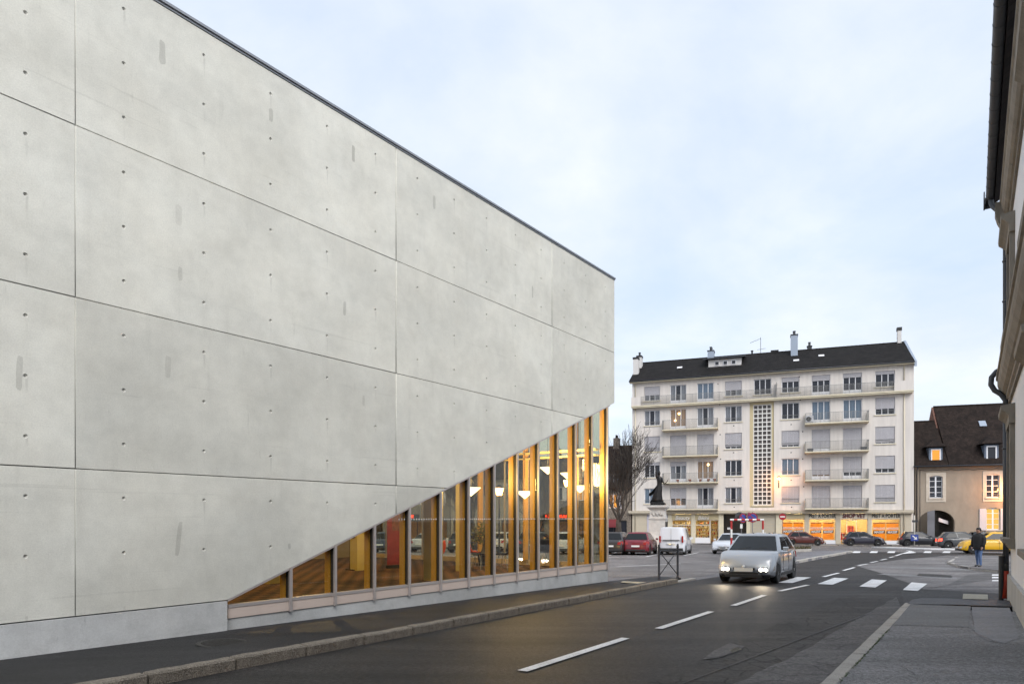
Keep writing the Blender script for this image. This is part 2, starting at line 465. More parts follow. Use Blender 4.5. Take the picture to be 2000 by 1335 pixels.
M = dict(
    concrete=concrete('fair_faced_concrete', (.638, .634, .588), .165, True), smudge=concrete('darker_concrete', (.545, .54, .50)),
    scuff=concrete('pale_concrete', (.68, .685, .66)),
    plinth=concrete('cast_plinth', (.52, .53, .54), .24),
    coping=mat('zinc_coping', (.30, .31, .33), .45, .7), dark=mat('near_black', (.012, .012, .013), .6),
    seal=mat('joint_seal', (.16, .16, .18), .8), plug=concrete('tie_plug', (.56, .56, .53)),
    alu=mat('champagne_aluminium', (.44, .40, .385), .42, .35), alu_dark=mat('dark_gasket', (.03, .028, .026), .5),
    panel=mat('beige_metal_panel', (.60, .50, .44), .5, .1, var=.04, vscale=2),
    glass=clear_glass('shop_glass', (.85, .85, .78), .04), dots=mat('etched_dots', (.55, .55, .52), .6),
    wood=mat('golden_wood', (.54, .30, .05), .45, var=.10, vscale=3, stretch=(6, 6, .4)),
    wood_pale=mat('pale_yellow_column', (.66, .56, .24), .55, var=.05),
    road=asphalt('road_asphalt', (.027, .0243, .0232), .36, 0, .75, wet=.62, specks=.12),
    old=asphalt('cracked_asphalt', (.047, .044, .042), .34, .92, .45, 1.5, specks=.35),
    old2=asphalt('worn_gutter_asphalt', (.098, .094, .093), .28, .5, .5, 1.1, specks=.5),
    walk_new=asphalt('fresh_black_asphalt', (.017, .0165, .018), .3, 0, .6, wet=.62, specks=.10),
    walk=asphalt('grey_sidewalk_asphalt', (.185, .183, .186), .2, 0, .5, .5, specks=.10),
    side=asphalt('side_street_asphalt', (.145, .138, .137), .3, .3, .55, .5, specks=.2),
    plaza=asphalt('plaza_asphalt', (.16, .158, .168), .2, .1, .25, .5, specks=.12),
    tar=asphalt('tar_patch', (.018, .018, .02), .3, 0, .4, wet=.45),
    granite=mat('granite_kerb', (.175, .15, .12), .85, var=.28, vscale=7, bump=.8, bscale=38, speck=.6, sscale=90),
    granite_pale=mat('pale_kerb', (.36, .34, .31), .85, var=.15, vscale=5, bump=.4, bscale=60, speck=.3, sscale=110),  # paler stone of the low kerbs and the grit
    white=worn_paint('road_paint', (.74, .74, .74)),
    iron=mat('cast_iron', (.05, .048, .045), .6, .5, bump=.5, bscale=60),
    cover=mat('concrete_cover', (.30, .28, .22), .85, var=.15, vscale=12, speck=.2),
    moss=mat('moss', (.06, .10, .025), .95), soil=mat('soil', (.05, .035, .02), .95, var=.3, vscale=12),
)
# ------------------------------------------------------------------ ground, road, pavements
rnd = random.Random(4)
def sheet(name, pts, h, m, parent=None, kind=None):
    b = MB(); b.add([(p[0], p[1], gz(p[1], h)) for p in pts], [tuple(range(len(pts)))])
    o = b.build(name, m, parent)
    if o.data.polygons[0].normal.z < 0: o.data.flip_normals()
    return tag(o, kind=kind) if kind else o
def slab(name, pts, h, m, depth=.5):
    hs = h if isinstance(h, (list, tuple)) else [h] * len(pts)
    b = MB(); b.prism([(p[0], p[1], gz(p[1], q) - depth) for p, q in zip(pts, hs)], (0, 0, depth))
    return tag(b.build(name, m), kind='structure')
def gpts(*pp, h=0.0):
    return [G(x, y, h).xy for x, y in pp]
sheet('ground', [(-600, -80), (600, -80), (600, 700), (-600, 700)], -.012, M['plaza'], kind='structure')
KD = Vector((.5358, .8443)); K0 = Vector((-2.55, 8.505))           # left kerb foot
RD = Vector((.5660, .8244)); R0 = Vector((2.94, 6.55))             # right kerb foot
LD, LO = Vector((.5847, .8112)).normalized(), Vector((-12.173, 0)) # street front of the concrete building
LN = Vector((-LD.y, LD.x))
def kl(t, off=0.0):
    return K0 + KD * t + Vector((-KD.y, KD.x)) * off
def kr(t, off=0.0):
    return R0 + RD * t + Vector((RD.y, -RD.x)) * off
far_kerb = gpts((1528, 1105), (1562, 1098), (1665, 1078.5))
road = sheet('road', [kl(-16), kl(14.6), far_kerb[0], far_kerb[2], (27, 50.5), (75, 33), (75, 8), (15, 8), kr(-16)], -.004, M['road'], kind='structure')
cross = sheet('cross_street', [(9, 66.5), (26.3, 51.5), (75, 33.6), (75, 58), (60, 64.0), (18, 79.8)], -.004, M['side'], kind='structure')
# strip of old cracked asphalt beside the right pavement, with a ragged edge
edge = [(1225, 1352), (1261, 1335), (1300, 1316), (1354, 1293), (1430, 1258), (1510, 1221), (1600, 1180), (1650, 1163), (1700, 1150), (1760, 1141)]
ep = gpts(*edge); rag = []
for i in range(len(ep) - 1):
    for k in range(9):
        p = ep[i].lerp(ep[i + 1], k / 9)
        rag.append(p + Vector((rnd.uniform(-.04, .04), rnd.uniform(-.04, .04))))
rag = [kl(-14, -5.6)] + rag
sheet('old_asphalt', rag + [kr(9.2, -.02), kr(-16, -.02)], .0, M['old'], road)
e2 = gpts((1430, 1335), (1500, 1303), (1580, 1262), (1650, 1222), (1700, 1193), (1760, 1160))
e2 = [p + Vector((rnd.uniform(-.03, .03), rnd.uniform(-.03, .03))) for a, b_ in zip(e2, e2[1:]) for p in [a.lerp(b_, k / 6) for k in range(6)]]
sheet('worn_gutter', [kr(-16, -.9)] + e2 + [kr(8.6, -.02), kr(-16, -.02)], .004, M['old2'], road)
# exposed gravelly scar and sandy spots on the seam
for q in ([(1372, 1288), (1395, 1270), (1425, 1256), (1455, 1262), (1440, 1272), (1405, 1284)], [(1425, 1270), (1442, 1263), (1449, 1268), (1430, 1275)]):
    sheet('seam_scar', gpts(*q), .0085, M['old2'] if len(q) > 4 else M['cover'], road)
sheet('asphalt_seam', gpts((1330, 1335), (1334, 1335), (1702, 1196), (1700, 1195.2)), .0085, M['tar'], road)
# side street: paler ground with patches
side = sheet('side_street', gpts((1805, 1150), (1770, 1136), (1720, 1118), (1668, 1103), (1760, 1092), (1850, 1084)) + [Vector((75, 33)), Vector((75, 9)), Vector((14.5, 11.5)), Vector((12.6, 16.4))], .0, M['side'], kind='structure')
sheet('repair_strip', gpts((1668, 1106), (1700, 1104.5), (1840, 1108), (1960, 1113), (1960, 1117), (1840, 1111), (1700, 1107.5)), .005, M['walk'], side)
sheet('repair_strip', gpts((1712, 1121), (1730, 1119.5), (1870, 1127), (1870, 1131)), .005, M['walk'], side)
sheet('trench_patch', gpts((1795, 1119), (1858, 1123), (1860, 1128), (1790, 1124)), .006, M['old'], side)
sheet('trench_patch', gpts((1800, 1150), (1850, 1142), (1890, 1122), (1950, 1117), (1960, 1128), (1890, 1138)), .005, M['old2'], side)
# markings
def stripe(name, a, b, w, parent=road, h=.010):
    a, b = Vector(a), Vector(b); n = (b - a).normalized(); n = Vector((-n.y, n.x)) * w / 2
    return sheet(name, [a + n, b + n, b - n, a - n], h, M['white'], parent)
for (x0, y0, x1, y1, w) in ((1020, 1310.5, 1222, 1246, .13), (1286, 1227.5, 1389, 1194, .13), (1432, 1182.5, 1493, 1162, .13), (1522, 1154, 1578, 1142, .13),
                            (1608, 1126, 1638, 1118.5, .13), (1647, 1113.7, 1669, 1107.6, .12), (1676, 1103.9, 1694, 1100.7, .12), (1700, 1098.2, 1714, 1095.4, .12),
                            (1720, 1093.3, 1732, 1090.8, .12), (1737, 1088.5, 1746, 1086.2, .12), (1749, 1085, 1762, 1080.5, .14)):
    stripe('lane_dash', G(x0, y0).xy, G(x1, y1).xy, w)
def cr6(x, y): return (1480 + x / 6.07, 960 + y / 6.07)
def cr8(x, y): return (1720 + x / 6.357, 970 + y / 6.357)
for q in ([cr6(-190, 1062), cr6(-5, 1066), cr6(215, 1010), cr6(60, 1006)], [cr6(235, 1078), cr6(410, 1081), cr6(632, 1015), cr6(470, 1010)],
          [cr6(708, 1092), cr6(890, 1101), cr6(1075, 1027), cr6(905, 1019)], [cr6(1205, 1122), cr6(1395, 1136), cr6(1530, 1050), cr6(1350, 1038)],
          [cr8(275, 1155), cr8(460, 1168), cr8(580, 1078), cr8(385, 1060)]):
    sheet('crosswalk_stripe', gpts(*q), .010, M['white'], road)
for x in (1664, 1698, 1732, 1803, 1840):
    sheet('far_crosswalk_stripe', gpts((x, 1079), (x + 15, 1079.2), (x + 17, 1076), (x + 4, 1075.8)), .010, M['white'], road)
sheet('chevron', gpts((1757, 1081.5), (1790, 1078.8), (1768, 1074.5), (1780, 1074.8)), .0105, M['white'], road)
for y in (1122.5, 1127.5, 1133.5):
    sheet('give_way_bar', gpts((1938, y - 1.4), (1975, y - 1.2), (1975, y + 1.2), (1937, y + 1.3)), .010, M['white'], side)
# parking bay lines on the plaza
bays = tag(sheet('parking_lot', gpts((1150, 1125), (1345, 1128), (1520, 1102), (1640, 1078), (1500, 1069.5), (1150, 1071)), -.004, M['side']), kind='structure')
for a, b in (((1190, 1084), (1215, 1073)), ((1262, 1086.5), (1290, 1081)), ((1336, 1084), (1364, 1078.5)), ((1410, 1083), (1440, 1076)), ((1185, 1088), (1262, 1086.5)), ((1205, 1106), (1330, 1100)), ((1560, 1084), (1620, 1080.5))):
    stripe('bay_line', G(*a).xy, G(*b).xy, .12, bays, .006)

# kerb stones, four rough-hewn shapes shared
def kerb_mesh(seed, w, hh, rough):
    r = random.Random(seed); bm = bmesh.new()
    bmesh.ops.create_cube(bm, size=1.0)
    bmesh.ops.scale(bm, vec=(.985, w, hh), verts=bm.verts)
    bmesh.ops.bevel(bm, geom=list(bm.edges), offset=.018, segments=1, affect='EDGES')
    long_e = [e for e in bm.edges if e.calc_length() > .5]
    bmesh.ops.subdivide_edges(bm, edges=long_e, cuts=4)
    for v in bm.verts:
        n = noise.noise_vector(v.co * 7 + Vector((seed * 9.1, 0, 0)))
        v.co += Vector((n.x * .3, n.y, n.z * .6)) * rough
    bmesh.ops.translate(bm, vec=(.5, w / 2, hh / 2), verts=bm.verts)
    me = bpy.data.meshes.new('kerb_stone'); bm.to_mesh(me); bm.free()
    me.materials.append(M['granite'])
    return me
def run_kerb(parent, a, b, inward, meshes, h, name='kerb_stone', step=1.0):
    """Stones from a to b (street points); inward = side of the pavement (+1: left of a->b)."""
    a, b = Vector(a), Vector(b); d = (b - a); n = max(1, round(d.length / step)); d.normalize()
    X = Vector((d.x, d.y, -SL * d.y)).normalized(); Y = Vector((-d.y, d.x, 0)) * inward; Z = X.cross(Y) * inward; Z.normalize()
    s = (b - a).length / n / step
    for i in range(n):
        p = a + d * (i * step * s)
        o = link(name, meshes[(i * 7 + i // 3) % len(meshes)], parent)
        jit = rnd.uniform(-.006, .006)
        mtx = Matrix((X * s * step, Y, Z)).transposed().to_4x4()
        if inward < 0: mtx = Matrix((X * s * step, Y, -Z if Z.z < 0 else Z)).transposed().to_4x4()
        mtx.translation = Vector((p.x, p.y, gz(p.y, h + jit))) + Y * jit
        o.matrix_basis = mtx
big = [kerb_mesh(i, .17, .24, .016) for i in range(4)]
low = [kerb_mesh(10 + i, .16, .2, .007) for i in range(3)]
for m_ in low: m_.materials[0] = M['granite_pale']
lw = slab('left_sidewalk', [kl(-16, .155), kl(14.7, .155), kl(15.6, 1.1), (LO + LD * 29.5), (LO + LD * 26.35 + LN * .2), (LO + LD * -2 + LN * .2)], [.115, .115, .06, -.02, -.02, -.03], M['walk_new'])
run_kerb(lw, kl(-16), kl(14.0), 1, big, -.115)
run_kerb(lw, kl(14.0), kl(15.7), 1, low, -.150)
rw = slab('right_sidewalk', [kr(-16, .15), kr(8.0, .15), kr(8.4, 2.45), kr(-16, 2.45)], .085, M['walk'])
run_kerb(rw, kr(-16), kr(9.0), -1, low, -.113, step=1.0)
sheet('tar_strip', gpts((1781, 1170), (1800, 1167), (1850, 1167.5), (1905, 1171), (1975, 1172), (1976, 1184), (1930, 1182), (1870, 1180), (1772, 1178.5), h=.09), .091, M['tar'], rw)
sheet('repair_patch', gpts((1744, 1219), (1893, 1224), (1896, 1183), (1778, 1179), h=.089), .0892, asphalt('patch_asphalt', (.165, .167, .17), .1, 0, .2), rw)
sheet('repair_patch', gpts((1898, 1184), (1972, 1186), (1990, 1245), (1960, 1256), (1925, 1248), (1905, 1235), (1902, 1215), h=.089), .0894, asphalt('patch_asphalt_pale', (.21, .21, .22), .12, 0, .2), rw)
def crack(pts, w, h, parent, m):
    q = [G(x, y, h).xy for x, y in pts]; L_, R_ = [], []
    for i in range(len(q) - 1):
        for k in range(8):
            p = q[i].lerp(q[i + 1], k / 8); d = (q[i + 1] - q[i]).normalized(); n = Vector((-d.y, d.x)); j = n * rnd.uniform(-.012, .012); ww = w * rnd.uniform(.4, 1.3)
            L_.append(p + j + n * ww / 2); R_.append(p + j - n * ww / 2)
    sheet('crack', L_ + R_[::-1], h, m, parent)
for pts in ([(1895, 1184), (1898, 1203), (1902, 1222)], [(1742, 1220), (1820, 1222), (1896, 1224)], [(1895, 1226), (1915, 1240), (1945, 1252), (1972, 1257), (2000, 1256)], [(1690, 1271), (1732, 1273)], [(1905, 1262), (1975, 1262)], [(1975, 1293), (2000, 1294)], [(1762, 1300), (1785, 1315), (1800, 1318)]):
    crack(pts, .012, .0915, rw, M['tar'])
sheet('utility_cover', gpts((1880, 1168.5), (1930, 1170), (1929, 1160), (1881, 1158.5), h=.02), .02, M['cover'], side)
bm_ = MB()
bm_.lathe([(.0, 0), (.33, 0), (.33, .006), (.30, .008), (.0, .008)], 28)
for i in range(-6, 7):
    w = math.sqrt(max(0, .27 ** 2 - (i * .042) ** 2)); bm_.box(-w, w, i * .042 - .008, i * .042 + .008, .006, .014)
mh = bm_.build('manhole_cover', M['iron'], lw); p = G(436, 1258, .05); mh.location = p + Vector((0, 0, .02))
mh.rotation_euler = (-SL + .03, .035, .5)
sheet('utility_cover', gpts((1212, 1137.5), (1258, 1141), (1263, 1137), (1216, 1134.5), h=.09), .105, M['cover'], lw)
# weeds in the joints at the foot of the near wall and behind the kerb
wb = MB()
for i in range(900):
    if i < 520:
        t = rnd.uniform(-4, 7.6); p = kr(t, 2.40 + rnd.uniform(-.09, .05) * rnd.random()); hh = rnd.uniform(.01, .05)
    else:
        t = rnd.uniform(-6, 4.5); p = kr(t, .16 + rnd.gauss(0, .006)); hh = rnd.uniform(.004, .018)
    a = rnd.uniform(0, 6.28); w = rnd.uniform(.004, .014)
    z = gz(p.y, .085); dx, dy = math.cos(a) * w, math.sin(a) * w
    wb.add([(p.x - dx, p.y - dy, z), (p.x + dx, p.y + dy, z), (p.x + rnd.uniform(-.02, .02), p.y + rnd.uniform(-.02, .02), z + hh)], [(0, 1, 2)])
tag(wb.build('weeds', M['moss'], fix=False), 'thin green moss and weeds in the pavement joints', 'weeds', kind='stuff')
pb = MB()
for i in range(260):     # crumbs of mortar and grit
    if i < 130:
        s = rnd.uniform(9, 26); p = LO + LD * s - LN * (abs(rnd.gauss(0, .12)) + .04); h = -.012
    else:
        p = kr(rnd.uniform(-3, 7.5), rnd.uniform(.3, 2.3)); h = .085
    r = rnd.uniform(.004, .012); z = gz(p.y, h)
    pb.add([(p.x - r, p.y, z), (p.x, p.y - r, z), (p.x + r, p.y, z), (p.x, p.y + r, z), (p.x, p.y, z + r)], [(0, 1, 4), (1, 2, 4), (2, 3, 4), (3, 0, 4)])
tag(pb.build('grit', M['granite_pale'], fix=False), 'pale crumbs of grit scattered on the pavements', 'grit', kind='stuff')
# far island with a soil bed, small kerbs
isl = slab('plaza_island', gpts((1505, 1112), (1528, 1105), (1562, 1098), (1665, 1078.5), (1645, 1076), (1580, 1080), (1500, 1096)), .10, M['plaza'])
fk = gpts((1470, 1117), (1528, 1105), (1562, 1098), (1665, 1078.5), (1650, 1076))
run_kerb(isl, fk[1], fk[2], 1, low, -.09); run_kerb(isl, fk[2], fk[3], 1, low, -.07)
bed = slab('planting_bed', gpts((1536, 1077), (1583, 1075.5), (1580, 1071.2), (1540, 1071.5)), .16, M['soil'])
bq = gpts((1534, 1077.6), (1585, 1076), (1582, 1070.8), (1538, 1071))
for i in range(4): run_kerb(bed, bq[i], bq[(i + 1) % 4], 1, low, -.02)
tb = MB()
for i in range(420):
    u, v = rnd.random(), rnd.random(); p = (bq[0].lerp(bq[1], u)).lerp(bq[3].lerp(bq[2], u), v * .9 + .05)
    z = gz(p.y, .16); a = rnd.uniform(0, 6.28); w = rnd.uniform(.01, .04)
    tb.add([(p.x - math.cos(a) * w, p.y - math.sin(a) * w, z), (p.x + math.cos(a) * w, p.y + math.sin(a) * w, z), (p.x + rnd.uniform(-.1, .1), p.y + rnd.uniform(-.1, .1), z + rnd.uniform(.05, .22))], [(0, 1, 2)])
tag(tb.build('low_plants', mat('dry_plants', (.07, .06, .025), .9), fix=False), 'low dry winter plants in the kerbed planting bed', 'plants', kind='stuff')
i2 = gpts((1850, 1100.5), (1872, 1086.5), (1990, 1088), (1990, 1122), (1912, 1114.5), (1872, 1108))
isl2 = slab('traffic_island', [i2[0].lerp(i2[1], .02)] + i2[1:], .10, M['side'])
for i in (0, 3, 4, 5): run_kerb(isl2, i2[(i + 1) % 6] if i == 0 else i2[i], i2[0] if i == 0 else i2[(i + 1) % 6], 1 if i == 0 else -1, low, -.10)
# round island with white painted kerb
ring = gpts((1702, 1068.4), (1740, 1070.4), (1780, 1071.8), (1820, 1072.8), (1860, 1073.3), (1905, 1073.5), (1990, 1073.3), (1990, 1072.4), (1905, 1072.4), (1860, 1072.2), (1820, 1071.7), (1780, 1070.7), (1740, 1069.3))
slab('roundabout_edge', ring, .09, M['white'])
slab('roundabout_island', gpts((1740, 1069.3), (1780, 1070.7), (1820, 1071.7), (1860, 1072.2), (1905, 1072.4), (1990, 1072.4), (1990, 1068), (1800, 1067), (1720, 1067.5)), .07, M['side'])

# ------------------------------------------------------------------ concrete building
CB = frame('concrete_building', 'large pale exposed-concrete building with a slanting glazed corner', 'building', LO.x, LO.y, LD.x, LD.y, -.45)
DG = ((13.19, -1.284), (26.29, 3.584))
slope = (DG[1][1] - DG[0][1]) / (DG[1][0] - DG[0][0])
def diag(s): return DG[0][1] + (s - DG[0][0]) * slope
def clip_above(poly, off):
    """Keep the part of a (s,v) polygon above the slanting edge."""
    out = []
    f = lambda p: p[1] - (diag(p[0]) + off)
    for i, a in enumerate(poly):
        b = poly[(i + 1) % len(poly)]; fa, fb = f(a), f(b)
        if fa >= 0: out.append(a)
        if fa * fb < 0:
            k = fa / (fa - fb); out.append((a[0] + (b[0] - a[0]) * k, a[1] + (b[1] - a[1]) * k))
    return out
def panel(poly, holes, th, m):
    cu = bpy.data.curves.new('p', 'CURVE'); cu.dimensions = '2D'; cu.fill_mode = 'BOTH'; cu.extrude = th / 2 - .004; cu.bevel_depth = .004; cu.bevel_resolution = 0
    def sp(pts):
        s = cu.splines.new('POLY'); s.points.add(len(pts) - 1); s.use_cyclic_u = True
        for q, p in zip(s.points, pts): q.co = (p[0], p[1], 0, 1)
    sp(poly)
    for (a, b) in holes: sp([(a + .027 * math.cos(k * math.pi / 9), b + .027 * math.sin(k * math.pi / 9)) for k in range(18)])
    o = bpy.data.objects.new('p', cu); COL.objects.link(o); bpy.context.view_layer.update()
    me = bpy.data.meshes.new_from_object(o.evaluated_get(bpy.context.evaluated_depsgraph_get()))
    bpy.data.objects.remove(o); bpy.data.curves.remove(cu)
    me.transform(Matrix(((1, 0, 0, 0), (0, 0, -1, th / 2), (0, 1, 0, CZ + .45), (0, 0, 0, 1))))
    me.materials.clear(); me.materials.append(m); me.name = 'concrete_panel'
    return me
plug = MB().lathe([(0, .010), (.008, .010), (.009, -.006), (.027, -.008), (.036, .012), (.036, .02), (0, .02)], 14, axis='y').mesh('tie_plug', M['plug'])
sj, vj = [-.65, 5.2, 11.03, 16.85, 22.66, 26.29], [-1.284, .64, 2.885, 5.14, 7.40]
g = .010
for i in range(5):
    for j in range(4):
        a, b, c, d = sj[i] + (.008 if i < 3 else .014), sj[i + 1] - (0 if i == 4 else (.008 if i < 2 else .014)), vj[j] + (g if j else 0), vj[j + 1] - g
        poly = [(a, c), (b, c), (b, d), (a, d)]
        if a > 8: poly = clip_above(poly, .0)
        if len(poly) < 3: continue
        holes = []
        cols = [a + .6 + 1.165 * k for k in range(5)] if i < 4 else [sj[4] + .62 + 1.2 * k for k in range(3)]
        for s in cols:
            for k in range(3):
                v = vj[j + 1] - .375 - .75 * k
                if v > c + .1 and s < b - .1 and v > diag(s) + .18: holes.append((s, v))
        po = link('concrete_panel', panel(poly, holes, .12, M['concrete']), CB)
        for (s, v) in holes: at('tie_plug', plug, po, (s, .022, CZ + v))
def fac(x, y): return 20008 / (1961 - x), (1010 - y) / ((1961 - x) * .08213)
for (x, y, w, h, lean, m_) in ((317, 103, .10, .34, 0, 'smudge'), (349, 420, .10, .30, 0, 'smudge'), (328, 716, .09, .32, 0, 'smudge'), (349, 1052, .07, .52, .06, 'smudge'), (38, 728, .07, .44, .02, 'smudge'), (529, 225, .08, .22, 0, 'smudge'), (352, 535, .07, .20, 0, 'smudge'),
                               (710, 782, .06, .20, 0, 'smudge'), (673, 602, .07, .26, 0, 'smudge'), (848, 395, .08, .3, 0, 'smudge'), (565, 1066, .05, .10, .0, 'smudge'), (1040, 570, .07, .3, 0, 'smudge'), (690, 300, .08, .3, 0, 'smudge'), (700, 925, .06, .16, .01, 'smudge')):
    s, v = fac(x, y); b = MB(); q = []
    for k in range(14):
        t_ = 2 * math.pi * k / 14; ex = math.copysign(abs(math.cos(t_)) ** .45, math.cos(t_)); ez = math.copysign(abs(math.sin(t_)) ** .45, math.sin(t_))
        q.append((s + ex * w / 2 * rnd.uniform(.8, 1.1) + lean * ez * .5, -.0012, CZ + v + ez * h / 2 * rnd.uniform(.92, 1.05)))
    b.add(q, [tuple(range(14))]); b.build('patch_mark', M[m_], CB)
back = clip_above([(-.65, -1.284), (26.28, -1.284), (26.28, 7.39), (-.65, 7.39)], .004)
b = MB(); b.prism([(s, .121, CZ + v) for s, v in back], (0, .2, 0)); b.build('core_wall', M['seal'], CB)
# coping, plinths
b = MB(); b.box(-.7, 26.32, -.035, .5, CZ + 7.435, CZ + 7.475); b.box(-.7, 26.31, -.012, .4, CZ + 7.40, CZ + 7.434); b.build('coping', M['coping'], CB)
b = MB(); b.prism([(-.65, -.03, -.45), (13.17, -.03, -.45), (13.17, -.03, CZ - 1.305), (-.65, -.03, CZ - 1.305)], (0, .35, 0)); b.build('plinth', M['plinth'], CB)
b = MB(); b.prism([(13.18, .05, -.45), (25.95, .05, -.45), (25.95, .05, CZ - 1.59), (13.18, .05, CZ - 1.59)], (0, .3, 0)); b.build('plinth', M['plinth'], CB)
b = MB(); b.box(25.64, 25.94, .36, 11.9, -.45, CZ - 1.59); b.build('plinth', M['plinth'], CB)
# glazing
ms = [25.85 - .957 * k for k in range(14)]
sill = CZ - 1.40
for k, s in enumerate(ms):
    top = CZ + diag(s) - .02
    if k == 13: continue
    b = MB(); b.box(s - .026, s + .026, -.012, .03, CZ - 1.60, top + .01); b.build('mullion', M['alu'], CB)
    b = MB(); b.box(s - .021, s + .021, .031, .115, CZ - 1.59, top + .02); b.build('mullion_core', M['alu_dark'], CB)
    b = MB(); b.box(s - .030, s + .030, .116, .116 + .15, sill, top + .05); b.build('timber_fin', M['wood'], CB)
dotm = []
for k in range(13):
    s1, s0 = ms[k] - .022, ms[k + 1] + .022
    if k == 12: s0 = 13.22
    zt0, zt1 = CZ + diag(s0) - .03, CZ + diag(s1) - .03
    pb_ = MB(); lo = sill + .03
    pts = [(s0, .085, lo), (s1, .085, lo), (s1, .085, zt1)] + ([(s0, .085, zt0)] if zt0 > lo + .02 else [])
    if len(pts) == 3:
        sx = s0 + (lo - zt0) / ((zt1 - zt0) / (s1 - s0)) if zt1 > zt0 else s0
        pts[0] = (max(s0, sx), .085, lo)
    pb_.prism(pts, (0, .012, 0)); pane = pb_.build('glass_pane', M['glass'], CB)
    b = MB(); b.box(s0, s1, .02, .12, sill - .02, sill + .03); b.build('sill_rail', M['alu'], CB)
    b = MB(); b.box(s0 + .003, s1 - .003, .03, .08, CZ - 1.586, sill - .022); b.build('spandrel_panel', M['panel'], CB)
    b = MB(); dx = .075; n = int((s1 - s0) / dx)
    for i in range(n):
        s = s0 + (i + .5) * dx
        if CZ + diag(s) > CZ + .12: b.lathe([(.018, 0), (.018, .002)], 8, (s, .080, CZ - .035), 'y')
    if b.v: tag(b.build('dot_row', M['dots'], pane), kind='stuff')
b = MB(); b.prism([(13.2, -.005, CZ + diag(13.2) - .035), (26.0, -.005, CZ + diag(26.0) - .035), (26.0, -.005, CZ + diag(26.0) - .004), (13.2, -.005, CZ + diag(13.2) - .004)], (0, .11, 0)); b.build('slanting_rail', M['alu'], CB)
# end front, glazed towards the square
ZC = 5.10
for k in range(12):
    y = .10 + k * .957
    b = MB(); b.box(25.83, 25.88, y - .026, y + .026, sill - .1, ZC); b.build('mullion', M['alu'], CB)
    if k % 2: b = MB(); b.box(25.60, 25.82, y - .03, y + .03, sill, ZC); b.build('timber_fin', M['wood'], CB)
    if k < 11:
        b = MB(); b.box(25.84, 25.852, y + .03, y + .927, sill, ZC); b.build('glass_pane', M['glass'], CB)
        b = MB(); b.box(25.80, 25.88, y + .03, y + .927, sill - .19, sill - .003); b.build('spandrel_panel', M['panel'], CB)
b = MB(); b.box(25.6, 25.82, .3, 10.6, 3.62, 3.68); b.box(25.6, 25.82, .3, 10.6, 3.46, 3.5); b.build('handrail_beam', M['wood_pale'], CB)
b = MB(); b.box(26.0, 26.28, .33, 12, ZC + .02, CZ + 7.39); b.build('end_wall', M['concrete'], CB)
b = MB(); b.box(-.65, 25.9, .33, 12, ZC, ZC + .3); b.build('ceiling', mat('dark_ceiling', (.10, .085, .06), .8), CB)
b = MB(); b.box(-.65, 25.99, .33, 12, CZ + 7.1, CZ + 7.38); b.build('roof', M['coping'], CB)
b = MB(); b.box(-.65, 25.8, 11.0, 11.9, -.45, ZC - .01); b.build('rear_wall', mat('warm_plaster', (.30, .24, .15), .8), CB)
b = MB(); b.box(7.5, 7.8, .36, 10.98, -.4, ZC - .01); b.build('inner_wall', mat('warm_plaster_dark', (.22, .17, .10), .8), CB)
b = MB(); b.box(-.65, -.35, .33, 11.9, -.45, CZ + 7.09); b.build('west_wall', M['concrete'], CB)
carpet = bpy.data.materials.new('woven_carpet')
nt, N, L = nodes(carpet); tcx = N.new('ShaderNodeTexCoord'); ck = N.new('ShaderNodeTexChecker'); ck.inputs['Scale'].default_value = 4.2
ck.inputs[1].default_value = (.040, .020, .013, 1); ck.inputs[2].default_value = (.15, .072, .04, 1)
L.new(tcx.outputs['Object'], ck.inputs[0]); L.new(ck.outputs[0], N['Principled BSDF'].inputs['Base Color']); N['Principled BSDF'].inputs['Roughness'].default_value = .9
b = MB(); b.box(7.8, 25.62, .36, 10.99, -.3, .0); b.build('carpet_floor', carpet, CB)
for (s, y, w) in ((14.3, 2.6, .16), (19.7, 1.6, .17), (22.4, 2.9, .15), (16.9, 4.2, .17), (20.8, 5.6, .16), (24.2, 4.4, .15), (18.4, 7.2, .17)):
    b = MB(); b.box(s - w, s + w, y - w, y + w, .0, ZC - .005); b.build('column', M['wood_pale'], CB)
def local_cb(px, py, Y):
    X = (px - 1000) / F * Y; v = Vector((X, Y)) - LO
    return v.dot(LD), v.dot(LN), CZ + (1010 - py) / F * Y
def world_cb(s, y): return LO + LD * s + LN * y
# pendant lamps inside
cone = MB().lathe([(.004, -.17), (.03, -.15), (.24, .03), (.245, .045), (.22, .04), (.02, -.12), (.0, -.12)], 20).mesh('lamp_shade', glow('lit_shade', (1.0, .78, .38), 3.2), True)
where = ['nearest the slanting rail', 'over the dark chairs', 'highest of the group', 'beside the corner column', 'closest to the glazed corner']
for (px, py, Y), w in zip(((920, 955, 17.2), (1025, 962, 19.5), (1070, 915, 21.0), (1110, 926, 20.8), (1133, 951, 20.9)), where):
    s, y, z = local_cb(px, py, Y); q = world_cb(s, y)
    t = thing('pendant_lamp', 'glowing white cone pendant lamp inside the glazed corner, ' + w, 'lamp', (q.x, q.y, z), 0, 'cone pendant lamps inside the concrete building')
    link('lamp_shade', cone, t)
    b = MB(); b.tube([(0, 0, -.1), (0, 0, ZC - z)], .008, 6); b.build('cord', M['dark'], t)
    li = bpy.data.lights.new('pendant_light', 'POINT'); li.energy = 110; li.color = (1, .66, .26); li.shadow_soft_size = .2
    lo = bpy.data.objects.new('pendant_light', li); lo.parent = t; lo.location = (0, 0, .25); COL.objects.link(lo)
down = [(11.4, 3.2), (16.2, 5.0), (20.5, 8.0)]
disc = MB().lathe([(.0, -.012), (.11, -.012), (.14, 0), (.0, 0)], 18).mesh('downlight', glow('downlight_glow', (1, .85, .6), 9), True)
